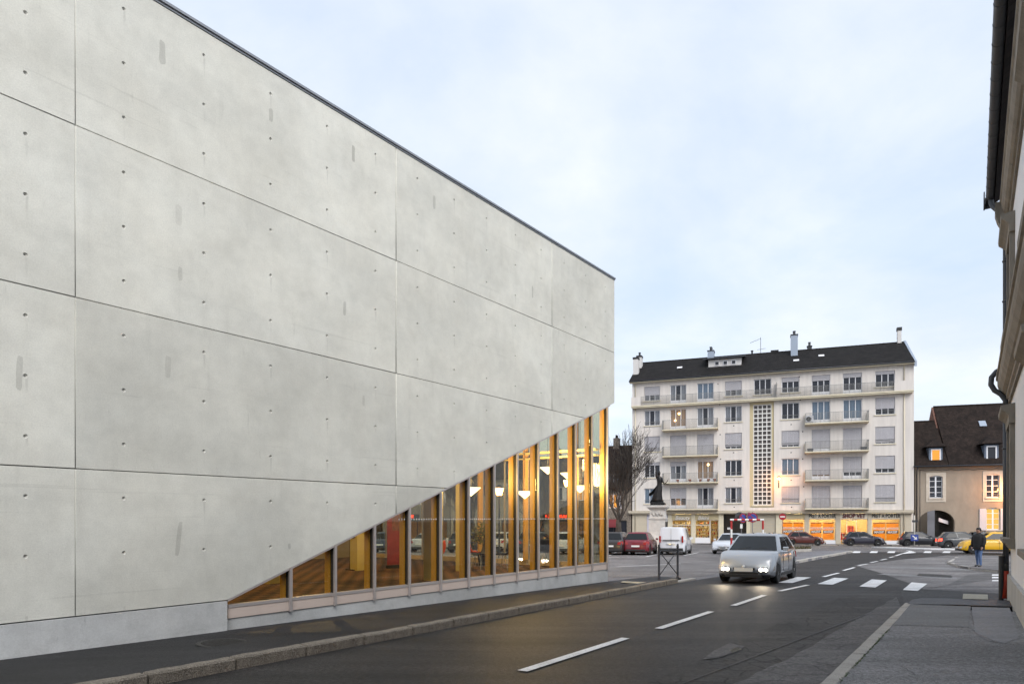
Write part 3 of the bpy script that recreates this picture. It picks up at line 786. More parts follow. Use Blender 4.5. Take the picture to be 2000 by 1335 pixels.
for (s, y) in down:
    at('ceiling_light', disc, CB, (s, y, ZC - .004))
    li = bpy.data.lights.new('ceiling_spot', 'POINT'); li.energy = 230; li.color = (1, .68, .28); li.shadow_soft_size = .15
    lo = bpy.data.objects.new('ceiling_spot', li); lo.parent = CB; lo.location = (s, y, ZC - .25 + .45); COL.objects.link(lo)
# furniture behind the glass
def inside(name, label, cat, px, py, rz=0, group=None, z=0.0):
    Y = (CZ - z) * F / (py - 1010); s, y, _ = local_cb(px, py, Y); q = world_cb(s, y)
    return thing(name, label, cat, (q.x, q.y, z), rz, group)
def chair(px, py, rz, col, label):
    t = inside('shell_chair', label, 'chair', px, py, rz, 'shell chairs behind the glass')
    m = mat('chair_shell', col, .5)
    rings = []
    for (x, z, w) in ((.22, .45, .19), (.20, .47, .21), (.0, .455, .225), (-.17, .47, .23), (-.22, .56, .23), (-.26, .72, .225), (-.28, .84, .19), (-.285, .86, .16)):
        rings.append([(x, -w, z + .03), (x, -w * .6, z), (x, w * .6, z), (x, w, z + .03), (x - .012, w, z + .018), (x - .012, w * .6, z - .014), (x - .012, -w * .6, z - .014), (x - .012, -w, z + .018)])
    b = MB(); b.rings(rings); b.build('seat_shell', m, t, 50)
    for sx in (-1, 1):
        for sy in (-1, 1):
            b = MB(); b.tube([(sx * .12, sy * .12, .45), (sx * .20, sy * .20, 0)], .011, 6); b.build('leg', M['coping'], t)
chair(848, 1112, 2.4, (.62, .07, .01), 'orange shell chair near the slanting rail behind the glass')
chair(925, 1106, .6, (.60, .08, .012), 'orange shell chair beside the potted plant behind the glass')
chair(940, 1112, 3.9, (.012, .014, .022), 'black shell chair in front of the potted plant')
chair(985, 1112, 2.7, (.012, .016, .04), 'navy shell chair between the middle mullions')
chair(1072, 1106, 1.2, (.012, .016, .04), 'navy shell chair nearest the glazed corner')
t = inside('lectern', 'black slanted reading lectern on thin legs on the carpet', 'lectern', 695, 1112, .8)
b = MB(); b.prism([(-.28, -.2, .95), (.28, -.2, .95), (.28, .2, 1.2), (-.28, .2, 1.2)], (0, -.03, .05)); b.build('desk_top', M['dark'], t)
b = MB(); b.prism([(-.14, -.1, 1.065), (.14, -.1, 1.065), (.14, .1, 1.19), (-.14, .1, 1.19)], (0, -.004, .008)); b.build('sheet_of_paper', M['cover'], t)
for x in (-.2, .2):
    b = MB(); b.tube([(x, 0, 1.07), (x, 0, .02)], .014, 6); b.build('leg', M['dark'], t)
    b = MB(); b.box(x - .02, x + .02, -.22, .22, 0, .03); b.build('foot', M['dark'], t)
t = inside('red_banner_stand', 'tall red poster stand behind the fourth glass bay', 'poster stand', 778, 1108, math.atan2(LD.y, LD.x) - .3)
b = MB(); b.box(-.38, .38, -.01, .01, .1, 2.15); b.build('poster', mat('red_poster', (.22, .012, .014), .6, var=.3, vscale=5), t)
b = MB(); b.box(-.40, .40, -.06, .06, 0, .1); b.build('base', M['dark'], t)
b = MB(); b.box(-.22, .22, -.016, -.011, 1.15, 1.95); b.build('printed_figure', mat('poster_print', (.16, .05, .03), .6, var=.7, vscale=9), t)
t = inside('potted_plant', 'leafy potted plant in a black tub behind the glass', 'plant', 945, 1104)
b = MB(); b.lathe([(.16, 0), (.22, .42), (.19, .42), (.19, .38), (0, .38)], 16); b.build('pot', M['dark'], t, 40)
b = MB(); r2 = random.Random(8)
for i in range(340):
    a, el, rr = r2.uniform(0, 6.28), r2.uniform(-.3, 1.4), r2.uniform(.1, .48)
    p = Vector((math.cos(a) * math.cos(el) * rr, math.sin(a) * math.cos(el) * rr, .85 + math.sin(el) * rr * 1.3))
    u = Vector((r2.uniform(-1, 1), r2.uniform(-1, 1), r2.uniform(-1, 1))).normalized(); w = u.orthogonal() * .025
    b.add([p, p + u * .06 + w, p + u * .12, p + u * .06 - w], [(0, 1, 2, 3)])
b.build('foliage', mat('plant_leaf', (.09, .09, .02), .6), t, fix=False)
for k in range(3):
    b = MB(); b.tube([(0, 0, .38), (.05 * k - .05, .04 * (k - 1), .8), (.16 * (k - 1), .1 * (1 - k), 1.2)], [.014, .011, .006], 6); b.build('stem', M['soil'], t)
# ------------------------------------------------------------------ apartment block
M.update(
    render=mat('pinkish_white_render', (.62, .577, .535), .85, var=.10, vscale=1.3, stretch=(2.4, 1, .14), speck=.03, sscale=40),
    ochre=mat('ochre_render', (.52, .44, .27), .85, var=.05, vscale=1),
    cream=mat('cream_concrete', (.62, .56, .42), .85, var=.08, vscale=1.5),
    beige=mat('beige_shopfront', (.50, .44, .34), .8, var=.06, vscale=2),
    pvc=mat('white_window_frame', (.74, .74, .76), .45), shutter=mat('grey_roller_shutter', (.40, .39, .41), .6, var=.03, vscale=3),
    pane=mat('dark_window_glass', (.022, .024, .032), .06, spec=.4), pane_net=mat('net_curtain_glass', (.15, .16, .18), .15, var=.5, vscale=3.5, stretch=(7, 1, .3)),
    pane_blue=mat('blue_curtain_glass', (.10, .14, .19), .15, var=.3, vscale=3, stretch=(6, 1, .4)),
    pane_warm=mat('warm_curtain_glass', (.24, .16, .10), .15, var=.4, vscale=3, stretch=(6, 1, .3)),
    rail=mat('grey_painted_rail', (.19, .19, .185), .6), rooftile=tiles('brown_black_tiles', (.011, .0095, .009)),
    zinc=mat('blue_grey_zinc', (.30, .35, .42), .5, .3), chim=mat('rendered_chimney', (.60, .58, .56), .9),
    slate=mat('dark_metal', (.045, .048, .055), .5, .3), stairpane=mat('stair_glass', (.05, .04, .035), .08),
    latt=mat('white_lattice', (.72, .70, .66), .7), shopglass=clear_glass('shopfront_glass', (.96, .96, .96), .03),
    amber=glow('lamp_bulb_orange', (1.0, .48, .12), 26), tube=glow('shop_tube', (1.0, .80, .44), 42),
)
AE = Vector((.93490, -.35496)); A0 = Vector((14.648, 83.109)); AN = Vector((-AE.y, AE.x)); AW = 29.97
def holed(poly, holes, th, y0, m, name, z_off):
    """A wall plate in the x-z plane with openings, front face at y0."""
    cu = bpy.data.curves.new('p', 'CURVE'); cu.dimensions = '2D'; cu.fill_mode = 'BOTH'; cu.extrude = th / 2
    for pts in [poly] + holes:
        s = cu.splines.new('POLY'); s.points.add(len(pts) - 1); s.use_cyclic_u = True
        for q, p in zip(s.points, pts): q.co = (p[0], p[1], 0, 1)
    o = bpy.data.objects.new('p', cu); COL.objects.link(o); bpy.context.view_layer.update()
    me = bpy.data.meshes.new_from_object(o.evaluated_get(bpy.context.evaluated_depsgraph_get()))
    bpy.data.objects.remove(o); bpy.data.curves.remove(cu)
    me.transform(Matrix(((1, 0, 0, 0), (0, 0, -1, y0 + th / 2), (0, 1, 0, -z_off), (0, 0, 0, 1))))
    me.materials.clear(); me.materials.append(m); me.name = name
    return me
def rect(a, b, c, d): return [(a, c), (b, c), (b, d), (a, d)]
ZB = -1.58
AB = frame('apartment_block', 'six-storey pinkish-white apartment block with balconies above lit shops', 'building', A0.x, A0.y, AE.x, AE.y, ZB)
cols = [(1.46, 3.33), (4.53, 6.41), (7.66, 9.52), (10.79, 12.65), (16.90, 18.76), (20.02, 21.90), (23.17, 25.04), (26.32, 28.20)]
tops = [5.06, 8.19, 11.32, 14.45, 17.32]
# (shutter fraction, kind of pane); d = French door
grid = {4: 'w62n d00n d00b w62n w30p d28p d22p w22p', 3: 'w00n d00m d00n w00n w00p d00b d00b w66p', 2: 'w99p d99p d99p w86p w88p d86p d94p w92p',
        1: 'w20p d22n d00m w00p w00b d78m d70p w76p', 0: 'w00b d52p d00n w00n w99p d99p d94p w99p'}
openings, wins = [], []
for r in range(5):
    for (a, b_), code in zip(cols, grid[r].split()):
        z1 = tops[r]; z0 = z1 - (1.84 if r < 4 else 1.72) if code[0] == 'w' else z1 - (2.42 if r < 4 else 2.2)
        openings.append(rect(a, b_, z0, z1)); wins.append((a, b_, z0, z1, code))
openings.append(rect(13.95, 15.82, 15.55, 17.34)); wins.append((13.95, 15.82, 15.55, 17.34, 'w00p'))
openings.append(rect(13.50, 16.10, 2.70, 14.72))
link('facade_wall', holed(rect(0, AW, 2.36, 18.02), openings, .26, 0, M['render'], 'facade_wall', ZB), AB)
b = MB(); b.box(.05, AW - .05, .5, 11.5, 2.36, 18.0); b.build('body_wall', M['dark'], AB)
b = MB(); b.box(0, .24, .262, 11.6, ZB, 18.0); b.build('gable_wall', M['render'], AB)
b = MB(); b.prism([(AW - .24, .262, ZB), (AW - .24, 11.6, ZB), (AW - .24, 11.6, 18.0), (AW - .24, 6.0, 21.3), (AW - .24, .262, 18.0)], (.24, 0, 0)); b.build('gable_wall', M['render'], AB)
b = MB(); b.box(.25, AW - .25, 11.3, 11.6, ZB, 18.0); b.build('rear_wall', M['render'], AB)
wm = {}
def win_meshes(w, h, sh):
    k = (round(w, 2), round(h, 2), sh)
    if k in wm: return wm[k]
    f = MB(); t = .075; pw = (w - 4 * t) / 3; kick = .38 if h > 2 else t
    f.box(0, t, .13, .20, 0, h); f.box(w - t, w, .13, .20, 0, h); f.box(t, w - t, .13, .20, h - t, h); f.box(t, w - t, .13, .20, 0, kick)
    for i in (1, 2): f.box(i * (pw + t), i * (pw + t) + t, .125, .20, kick, h - t)
    p = MB(); p.box(0, pw, .165, .18, kick, h - t)
    s = None
    if sh > 0:
        s = MB(); hh = h * sh; n = max(2, int(hh / .11))
        for i in range(n):
            z1 = h - i * hh / n; s.prism([(.02, .075, z1 - .006), (.02, .060, z1 - hh / n * .5), (.02, .075, z1 - hh / n + .004), (.02, .11, z1 - hh / n + .004), (.02, .11, z1 - .006)], (w - .04, 0, 0))
        s = s.mesh('roller_shutter', M['shutter'])
    kinds = {c: p.mesh('pane', M[m_]) for c, m_ in (('p', 'pane'), ('n', 'pane_net'), ('b', 'pane_blue'), ('m', 'pane_warm'))}
    wm[k] = (f.mesh('window', M['pvc']), kinds, s, pw, t)
    return wm[k]
for (a, b_, z0, z1, code) in wins:
    w, h = b_ - a, z1 - z0
    fr, kinds, sh, pw, t = win_meshes(w, h, int(code[1:3]) / 100)
    o = at('window', fr, AB, (a, 0, z0))
    for i in range(3): link('pane', kinds['p' if code[3] == 'n' and i == 1 else code[3]], o, (t + i * (pw + t), 0, 0))
    if sh: link('roller_shutter', sh, o)
    if code[0] == 'w':
        sm = MB(); sm.box(-.12, w + .12, -.09, .12, -.10, -.005); so_ = link('sill', sm.mesh('sill', M['cream']), o)
        gb = MB(); gb.box(.02, w - .02, .02, .04, .44, .47)
        for i in range(int(w / .13)): gb.box(.06 + i * .13, .075 + i * .13, .022, .037, .0, .44)
        link('window_guard', gb.mesh('window_guard', M['rail']), o)
# lit lamps seen behind two curtains
for (t, z) in ((5.55, 13.9), (5.1, 13.1), (8.9, 7.75)):
    o = MB().lathe([(.0, -.13), (.10, -.09), (.13, 0), (.10, .09), (0, .13)], 14).mesh('room_lamp', glow('room_lamp', (1, .62, .25), 4.5), True)
    at('room_lamp', o, AB, (t, .13, z))
# stair window: white lattice with dark panes
lat = [rect(13.92 + i * .4725 + .05, 13.92 + (i + 1) * .4725 - .05, 3.0 + j * .4955 + .06, 3.0 + (j + 1) * .4955 - .05) for i in range(4) for j in range(23)]
link('stair_panel', holed(rect(13.5, 16.1, 2.70, 14.72), [rect(13.88, 15.85, 2.96, 14.44)], .1, .10, M['ochre'], 'stair_panel', ZB), AB)
sw = link('stair_window', holed(rect(13.885, 15.845, 2.965, 14.435), lat, .12, .13, M['latt'], 'stair_window', ZB), AB)
sp = MB().box(-.18, .18, .0, .01, -.19, .19).mesh('pane', M['stairpane'])
for i in range(4):
    for j in range(23): at('pane', sp, sw, (13.92 + (i + .5) * .4725, .20, 3.0 + (j + .5) * .4955))
b = MB(); b.box(13.7, 16.0, -.02, .09, 2.84, 2.95); b.build('stair_sill', M['cream'], AB)
# balconies
def railing(b, x0, x1, y0, y1, z0, hh, step=.125):
    """Front and both returns."""
    b.box(x0, x1, y0, y0 + .04, z0 + hh - .03, z0 + hh); b.box(x0, x1, y0 + .005, y0 + .03, z0 + .10, z0 + .13)
    n = int((x1 - x0) / step)
    for i in range(n + 1):
        x = x0 + (x1 - x0) * i / n; w = .016 if i % 12 else .026
        b.box(x - w, x + w, y0 + .006, y0 + .03, z0 - .02, z0 + hh - .03)
    for x in (x0, x1):
        b.box(x - .02, x + .02, y0, y1, z0 + hh - .03, z0 + hh)
        for i in range(1, int((y1 - y0) / step)): b.box(x - .01, x + .01, y0 + i * step, y0 + i * step + .015, z0, z0 + hh - .03)
for r in range(4):
    for (a, b_) in ((3.72, 10.05), (19.30, 25.62)):
        z = tops[r] - 2.50
        sm = MB(); sm.prism([(a, 0, z - .22), (a, -.98, z - .13), (a, -.98, z), (a, 0, z)], (b_ - a, 0, 0)); o = sm.build('balcony', M['cream'], AB)
        rb = MB(); railing(rb, a + .05, b_ - .05, -.95, -.05, z, 1.10); rb.build('railing', M['rail'], o)
        for x in (a, b_ - .07):
            ch = MB(); ch.prism([(x, -.02, z), (x, -.30, z), (x, -.24, z + .95), (x, -.02, z + .95)], (.07, 0, 0)); ch.build('cheek', M['cream'], o)
sm = MB(); sm.box(-.03, AW - .1, -.62, -.002, 14.88, 15.02); sm.box(-.0, AW - .14, -.55, -.002, 14.74, 14.878); o = sm.build('balcony', M['cream'], AB)
rb = MB(); railing(rb, 1.15, AW - 1.95, -.56, -.53, 15.02, 1.05); rb.box(16.35, 16.40, -.56, -.02, 15.02, 16.75); rb.build('railing', M['rail'], o)
pm = MB(); pm.box(-.02, 1.12, -.60, -.48, 15.021, 16.05); pm.box(AW - 1.92, AW - .12, -.60, -.48, 15.021, 16.05); pm.box(AW - .24, AW - .12, -.479, -.004, 15.021, 16.05); pm.build('parapet', M['render'], o)
# things left on the balconies
for (t, z, k) in ((5.5, 5.70, 6), (6.9, 5.70, 6), (8.1, 5.70, 6), (9.0, 5.70, 6), (9.7, 5.70, 6)):
    q = A0 + AE * t + AN * -.80
    tt = thing('flower_pot', 'small terracotta flower pot on the second-floor balcony, at ' + {5.5: 'the end near the statue', 6.9: 'the first window', 8.1: 'the middle of the railing', 9.0: 'the second window', 9.7: 'the railing end by the stair'}[t], 'flower pot', (q.x, q.y, z), 0, 'flower pots on the second-floor balcony')
    b = MB(); b.lathe([(.12, 0), (.17, .26), (.19, .26), (.19, .32), (.16, .32), (.15, .27), (0, .27)], 14); b.build('pot', mat('terracotta', (.25, .10, .06), .8), tt)
q = A0 + AE * 19.75 + AN * -.62
tt = thing('air_conditioner', 'white air-conditioning unit with a round fan on the fourth-floor balcony', 'air conditioner', (q.x, q.y, 11.96), math.atan2(AE.y, AE.x))
b = MB(); b.box(-.42, .42, -.16, .16, .08, .82); b.build('casing', M['pvc'], tt)
b = MB(); b.lathe([(.0, -.164), (.27, -.164), (.27, -.158), (0, -.158)], 24, (-.08, 0, .45), 'y'); b.build('fan_opening', M['dark'], tt)
b = MB()
for r_ in (.1, .18, .26): b.tube([(-.08 + r_ * math.cos(k * .2618), -.172, .45 + r_ * math.sin(k * .2618)) for k in range(25)], .008, 5)
b.lathe([(.04, -.18), (.04, -.165)], 10, (-.08, 0, .45), 'y'); b.build('fan_grille', M['rail'], tt)
b = MB(); b.box(-.36, -.30, -.15, .15, 0, .08); b.box(.30, .36, -.15, .15, 0, .08); b.build('feet', M['dark'], tt)
for (t, z, nm) in ((19.85, 8.84, 'grey planter box on the third-floor balcony, stair end'), (25.1, 8.84, 'grey planter box on the third-floor balcony, gable end')):
    q = A0 + AE * t + AN * -.78
    tt = thing('planter_box', nm, 'planter', (q.x, q.y, z), math.atan2(AE.y, AE.x), 'planter boxes on the third-floor balcony')
    b = MB(); b.prism([(-.28, -.12, 0), (.28, -.12, 0), (.33, -.15, .30), (-.33, -.15, .30)], (0, .25, 0)); b.build('box', M['slate'], tt)
    b = MB(); b.box(-.27, .27, -.11, .07, .27, .31); b.build('earth', M['soil'], tt)
# vent holes, pipes
for (t, z) in ((10.0, 17.1), (10.2, 14.7), (11.75, 12.15), (10.25, 11.2), (11.75, 9.05), (10.3, 8.35), (11.8, 5.85), (11.8, 2.75), (18.75, 17.3), (18.85, 14.7), (17.9, 12.0), (19.1, 11.15), (17.9, 8.85), (19.1, 8.1), (17.9, 5.75), (19.2, 5.0), (17.95, 2.72)):
    v = MB().lathe([(.0, -.004), (.055, -.004), (.07, .0), (.0, .0)], 10, axis='y').mesh('vent', M['dark']); at('vent', v, AB, (t, -.001, z))
for t in (.38, AW - .92):
    b = MB(); b.tube([(t, -.09, ZB + .1), (t, -.09, 14.70)], .05, 8); b.tube([(t, -.09, 15.05), (t, -.09, 17.6), (t, -.42, 17.9)], .05, 8); b.build('downpipe', M['cream'], AB, True)
# roof
RZ, RY = 21.45, 5.9
b = MB(); b.prism([(-.28, -.55, 17.95), (-.28, RY, RZ), (-.28, RY, RZ + .14), (-.28, -.55, 18.12)], (AW + .25, 0, 0)); rf = b.build('roof', M['rooftile'], AB)
b = MB(); b.prism([(-.28, 12.2, 17.9), (-.28, RY + .005, RZ), (-.28, RY + .005, RZ + .14), (-.28, 12.2, 18.05)], (AW + .25, 0, 0)); b.build('roof', M['rooftile'], AB)
rd = MB().lathe([(.10, 0), (.11, .02), (.10, .42)], 8, axis='x').mesh('ridge_tile', M['rooftile'])
for i in range(72): at('ridge_tile', rd, rf, (-.28 + i * .42, RY, RZ + .10))
b = MB(); b.tube([(-.30, -.62, 17.98), (AW - .02, -.62, 17.98)], .075, 8); b.build('gutter', M['slate'], AB, True)
b = MB(); b.box(-.26, AW - .04, -.52, -.005, 17.80, 17.93); b.build('eave_board', M['cream'], AB)
b = MB(); b.prism([(AW - .02, -.45, 18.05), (AW - .02, RY, RZ + .3), (AW - .02, RY, RZ - .3), (AW - .02, -.45, 17.5)], (.22, 0, 0)); b.build('verge_wall', M['zinc'], rf)
def chimney(t, y, w, d, z0, z1, m, pots, cap=.10):
    b = MB(); b.box(t - w / 2, t + w / 2, y - d / 2, y + d / 2, z0, z1); o = b.build('chimney', m, AB)
    b = MB(); b.box(t - w / 2 - .05, t + w / 2 + .05, y - d / 2 - .05, y + d / 2 + .05, z1 - .01, z1 + cap); b.build('chimney_cap', M['dark'], o)
    for i in range(pots):
        b = MB(); yy = y + (i - (pots - 1) / 2) * .42; b.lathe([(.15, z1 + cap), (.13, z1 + cap + .38), (.17, z1 + cap + .40), (.17, z1 + cap + .46), (.1, z1 + cap + .47)], 10, (t, yy, 0)); b.build('chimney_pot', M['slate'], o)
chimney(.12, 1.9, .62, .8, 18.6, 21.15, M['chim'], 0, .22); chimney(.12, 4.3, .62, .9, 20.0, 21.9, M['chim'], 1, .2)
chimney(8.75, 6.2, .75, 1.4, 20.9, 22.3, M['zinc'], 3); chimney(18.35, 4.6, .75, 1.2, 20.2, 23.0, M['zinc'], 2)
chimney(29.5, 5.9, .40, .5, 21.0, 22.9, M['chim'], 0, .35)
chimney(16.2, 6.2, .8, .6, 21.2, 21.75, M['slate'], 0); chimney(20.1, 6.4, .5, .5, 21.2, 22.0, M['slate'], 1); chimney(13.6, 6.3, .2, .2, 21.2, 22.0, M['slate'], 0)
# shed dormer with three small windows
b = MB(); b.prism([(8.75, 2.2, 19.40), (8.75, 2.2, 20.45), (8.75, 5.0, 20.95)], (3.75, 0, 0)); dm = b.build('dormer', M['chim'], AB)
b = MB(); b.prism([(8.15, 1.75, 20.46), (8.15, 5.6, 21.30), (8.15, 5.6, 21.42), (8.15, 1.75, 20.60)], (4.75, 0, 0)); b.build('dormer_roof', M['slate'], dm)
b = MB(); b.box(8.6, 12.65, 1.95, 2.195, 19.35, 19.47); b.build('dormer_sill', M['zinc'], dm)
for i in range(3):
    x = 9.75 + i * .95
    b = MB(); b.box(x - .26, x + .26, 2.12, 2.198, 19.72, 20.22); w_ = b.build('dormer_window', M['pvc'], dm)
for i in range(3):
    x = 9.75 + i * .95
    b = MB(); b.box(x - .19, x + .19, 2.09, 2.118, 19.79, 20.15); b.build('dormer_pane', M['pane'], dm)
b = MB(); b.tube([(14.6, 6.1, 21.4), (14.6, 6.1, 23.6)], .03, 6); b.tube([(13.4, 6.0, 23.0), (14.65, 6.1, 23.45)], .02, 5); b.tube([(14.2, 6.1, 22.1), (15.2, 6.1, 22.2)], .02, 5)
for k in range(7): b.tube([(13.45 + k * .15, 5.85, 23.02 + k * .055), (13.45 + k * .15, 6.25, 23.02 + k * .055)], .008, 4)
b.build('antenna', M['slate'], AB)
for (t, y) in ((5.0, 2.6), (18.2, 2.0), (20.9, 3.0)):
    k = (RZ + .14 - 18.12) / (RY + .55); z = 18.12 + (y + .55) * k
    b = MB(); b.prism([(t, y, z + .02), (t + .6, y, z + .02), (t + .6, y + .4, z + .02 + .4 * k), (t, y + .4, z + .02 + .4 * k)], (0, 0, .06)); b.build('skylight', M['pvc'], rf)
# ground floor: cornice, piers, shops
b = MB(); b.box(-.4, AW - .05, -.42, -.003, 2.10, 2.34); b.box(-.35, AW - .1, -.36, .5, 1.99, 2.098); b.build('shop_cornice', M['beige'], AB)
FLZ = -1.35
for (a, b_, m_) in ((0.0, 1.75, 'beige'), (4.25, 4.72, 'cream'), (6.99, 7.42, 'cream'), (10.08, 10.62, 'cream'), (13.15, 13.58, 'cream'), (16.30, 16.86, 'cream'), (19.33, 19.72, 'beige'),
                 (22.44, 22.88, 'beige'), (25.61, 25.94, 'beige'), (28.74, AW - .245, 'beige')):
    b = MB(); b.box(a, b_, -.02, .45, ZB, 1.985); b.build('pier', M[m_], AB)
b = MB(); b.box(1.76, 4.24, .06, .3, ZB, 1.984); b.build('shop_board', mat('pale_lilac_board', (.50, .48, .54), .6), AB)
at('board_lettering', text_mesh('K', .55, mat('violet_letter', (.05, .03, .12), .6)), AB, (3.45, .045, 1.35))
b = MB(); b.box(.26, 29.7, 5.2, 5.4, ZB, 2.3); b.build('shop_back_wall', mat('yellow_interior', (.70, .52, .26), .8, var=.2, vscale=1.5), AB)
b = MB(); b.box(.26, 29.7, .46, 5.19, ZB, FLZ); b.build('shop_floor', mat('shop_floor', (.25, .16, .09), .5), AB)
b = MB(); b.box(.26, 29.7, .51, 5.19, 1.99, 2.3); b.build('shop_ceiling', mat('shop_ceiling', (.7, .6, .4), .8), AB)
for x in (10.4, 13.36, 16.6):
    b = MB(); b.box(x - .1, x + .1, .46, 5.19, FLZ, 1.985); b.build('partition', M['beige'], AB)
# passage and garage door
b = MB(); b.box(10.63, 13.14, .9, 1.0, ZB, 1.984); b.build('passage_back', mat('passage_shade', (.02, .016, .014), .3), AB)  # near-black sheet across the passage; its shade is put into the colour
b = MB(); b.box(11.0, 11.4, .86, .897, .15, .40); b.build('notice', M['pvc'], AB)
gd = MB()
for i in range(9): gd.box(13.6, 16.28, .12 + .006 * (i % 2), .25, -1.5 + i * .387, -1.5 + (i + 1) * .387 - .012)
gd = gd.build('garage_door', mat('garage_beige', (.44, .39, .30), .6), AB)
for i in range(6):
    b = MB(); b.box(13.78 + i * .43, 14.0 + i * .43, .10, .119, -.42, -.17); b.build('garage_pane', M['pane'], gd)
M['fascia'] = mat('pale_fascia', (.72, .66, .54), .7)
shop_mat = dict(frame=mat('shop_frame', (.62, .58, .50), .5), poster=None)
pm_ = bpy.data.materials.new('orange_poster')
nt, N, L = nodes(pm_); bs = N['Principled BSDF']; bs.inputs['Base Color'].default_value = (.90, .40, .03, 1); bs.inputs['Roughness'].default_value = .7
tr = N.new('ShaderNodeBsdfTranslucent'); tr.inputs[0].default_value = (.98, .55, .07, 1); mxs = N.new('ShaderNodeMixShader'); mxs.inputs[0].default_value = .55
L.new(bs.outputs[0], mxs.inputs[1]); L.new(tr.outputs[0], mxs.inputs[2]); L.new(mxs.outputs[0], N['Material Output'].inputs[0])
white_ink = mat('white_ink', (.85, .82, .76), .7); black_ink = mat('black_ink', (.02, .018, .02), .7); maroon = mat('maroon_letters', (.13, .012, .02), .5)
tx_d = text_mesh('DESTOCKAGE', .30, white_ink, .003, .010, 0, .60); tx_m = text_mesh('MASSIF', .36, white_ink, .003, .012, .08, .84)
def shopfront(a, b_, z0, z1, door=False):
    f = MB(); f.box(a, b_, .10, .18, z1 - .07, z1); f.box(a, b_, .10, .18, z0, z0 + .07); f.box(a, a + .06, .10, .18, z0 + .07, z1 - .07); f.box(b_ - .06, b_, .10, .18, z0 + .07, z1 - .07)
    o = f.build('shop_window', shop_mat['frame'], AB)
    p = MB(); p.box(a + .06, b_ - .06, .13, .14, z0 + .07, z1 - .07); p.build('glass', M['shopglass'], o)
    if not door:
        s_ = MB(); s_.box(a, b_, .0, .3, ZB, z0 - .003); s_.build('stall_riser', M['pvc'], AB)
    return o
posters = []
for (a, b_, txt) in ((16.88, 19.32, None), (19.73, 22.43, 'PRET A PORTER'), (22.89, 25.60, 'SHOP VET'), (25.95, 28.73, 'PRET A PORTER')):
    o = shopfront(a, b_, -.98 if txt != 'SHOP VET' else ZB + .02, 1.42, txt == 'SHOP VET')
    b = MB(); b.box(a, b_, .03, .2, 1.43, 1.984); b.build('fascia', M['ochre'] if txt is None else M['fascia'], AB)
    if txt:
        me = text_mesh(txt, .62 if txt == 'SHOP VET' else .60, maroon if txt == 'SHOP VET' else black_ink, .02, .022 if txt == 'SHOP VET' else .012, 0, .80 if txt == 'SHOP VET' else .64)
        at('fascia_lettering', me, AB, ((a + b_) / 2, .0, 1.71))
    if txt != 'SHOP VET':
        for k in (0, 1):
            c = a + (b_ - a) * (.27 + .46 * k); w = (b_ - a) * .205
            pb_ = MB(); pb_.box(c - w, c + w, .150, .154, -.88, .92); po = pb_.build('poster', pm_, AB)
            b = MB(); b.box(c - w, c + w, .146, .158, .92, .99); b.build('poster_rail', M['slate'], po)
            b = MB(); b.prism([(c - w * .98, .148, -.22), (c + w * .98, .148, -.14), (c + w * .98, .148, .18), (c - w * .98, .148, .10)], (0, .001, 0)); b.build('dark_band', black_ink, po)
            d = link('poster_lettering', tx_d, po, (c, .146, .36 - ROOTZ[AB.name])); d.rotation_euler = (0, -.03, 0)
            d = link('poster_lettering', tx_m, po, (c, .144, -.02 - ROOTZ[AB.name])); d.rotation_euler = (0, -.04, 0)
    # ceiling tubes
    b = MB(); b.box(a + .3, b_ - .3, 1.0, 1.12, 1.93, 1.97); b.box(a + .3, b_ - .3, 3.2, 3.32, 1.93, 1.97); b.build('ceiling_tube', M['tube'], AB)
for (a, b_) in ((4.73, 6.98), (7.43, 9.10)):
    o = shopfront(a, b_, -.85, 1.30); f = MB(); f.box(a + .06, b_ - .06, .10, .125, .62, .72); f.build('transom', shop_mat['frame'], o)
    b = MB(); b.box(a, b_, .04, .2, 1.31, 1.984); b.build('fascia', M['ochre'], AB)
    b = MB(); b.box(a + .1, b_ - .1, .8, .92, 1.93, 1.97); b.build('ceiling_tube', M['tube'], AB)
shopfront(9.12, 10.07, ZB + .02, 1.30, True)
b = MB(); b.box(9.12, 10.07, .05, .2, 1.31, 1.984); b.build('fascia', M['ochre'], AB)
at('fascia_lettering', text_mesh('Beauty', .62, white_ink, .02, .004, .25, 1.0), AB, (5.95, .0, 1.50))
at('fascia_lettering', text_mesh('Bikini', .56, white_ink, .02, .004, .25, 1.0), AB, (8.35, .0, 1.50))
b = MB(); b.box(5.6, 6.3, .105, .115, .1, .22); b.build('pink_sticker', mat('pink_sticker', (.75, .12, .35), .6), AB)
# goods inside the shops
r3 = random.Random(21); goods = [mat('goods', c, .7) for c in ((.5, .03, .02), (.05, .05, .08), (.75, .6, .35), (.3, .12, .05), (.6, .5, .45), (.15, .2, .3))]
def garment(t, y, z, s, m, wx=.22):
    hx = wx; 
    b = MB(); b.rings([[(t - .05 * s, y - .22, z), (t + .05 * s, y - .22, z), (t + .05 * s, y + .22, z), (t - .05 * s, y + .22, z)], [(t - .05 * s, y - .19, z + .5 * s), (t + .05 * s, y - .19, z + .5 * s), (t + .05 * s, y + .19, z + .5 * s), (t - .05 * s, y + .19, z + .5 * s)],
                       [(t - .045 * s, y - .23, z + .72 * s), (t + .045 * s, y - .23, z + .72 * s), (t + .045 * s, y + .23, z + .72 * s), (t - .045 * s, y + .23, z + .72 * s)], [(t - .02 * s, y - .06, z + .82 * s), (t + .02 * s, y - .06, z + .82 * s), (t + .02 * s, y + .06, z + .82 * s), (t - .02 * s, y + .06, z + .82 * s)]])
    b.build('garment', m, AB)
for i in range(9): garment(23.15 + .13 * i, 1.6 + .05 * (i % 3), -.95 + .05 * (i % 2), .95, goods[(0, 4, 0, 3, 2, 0, 4, 0, 2)[i]])
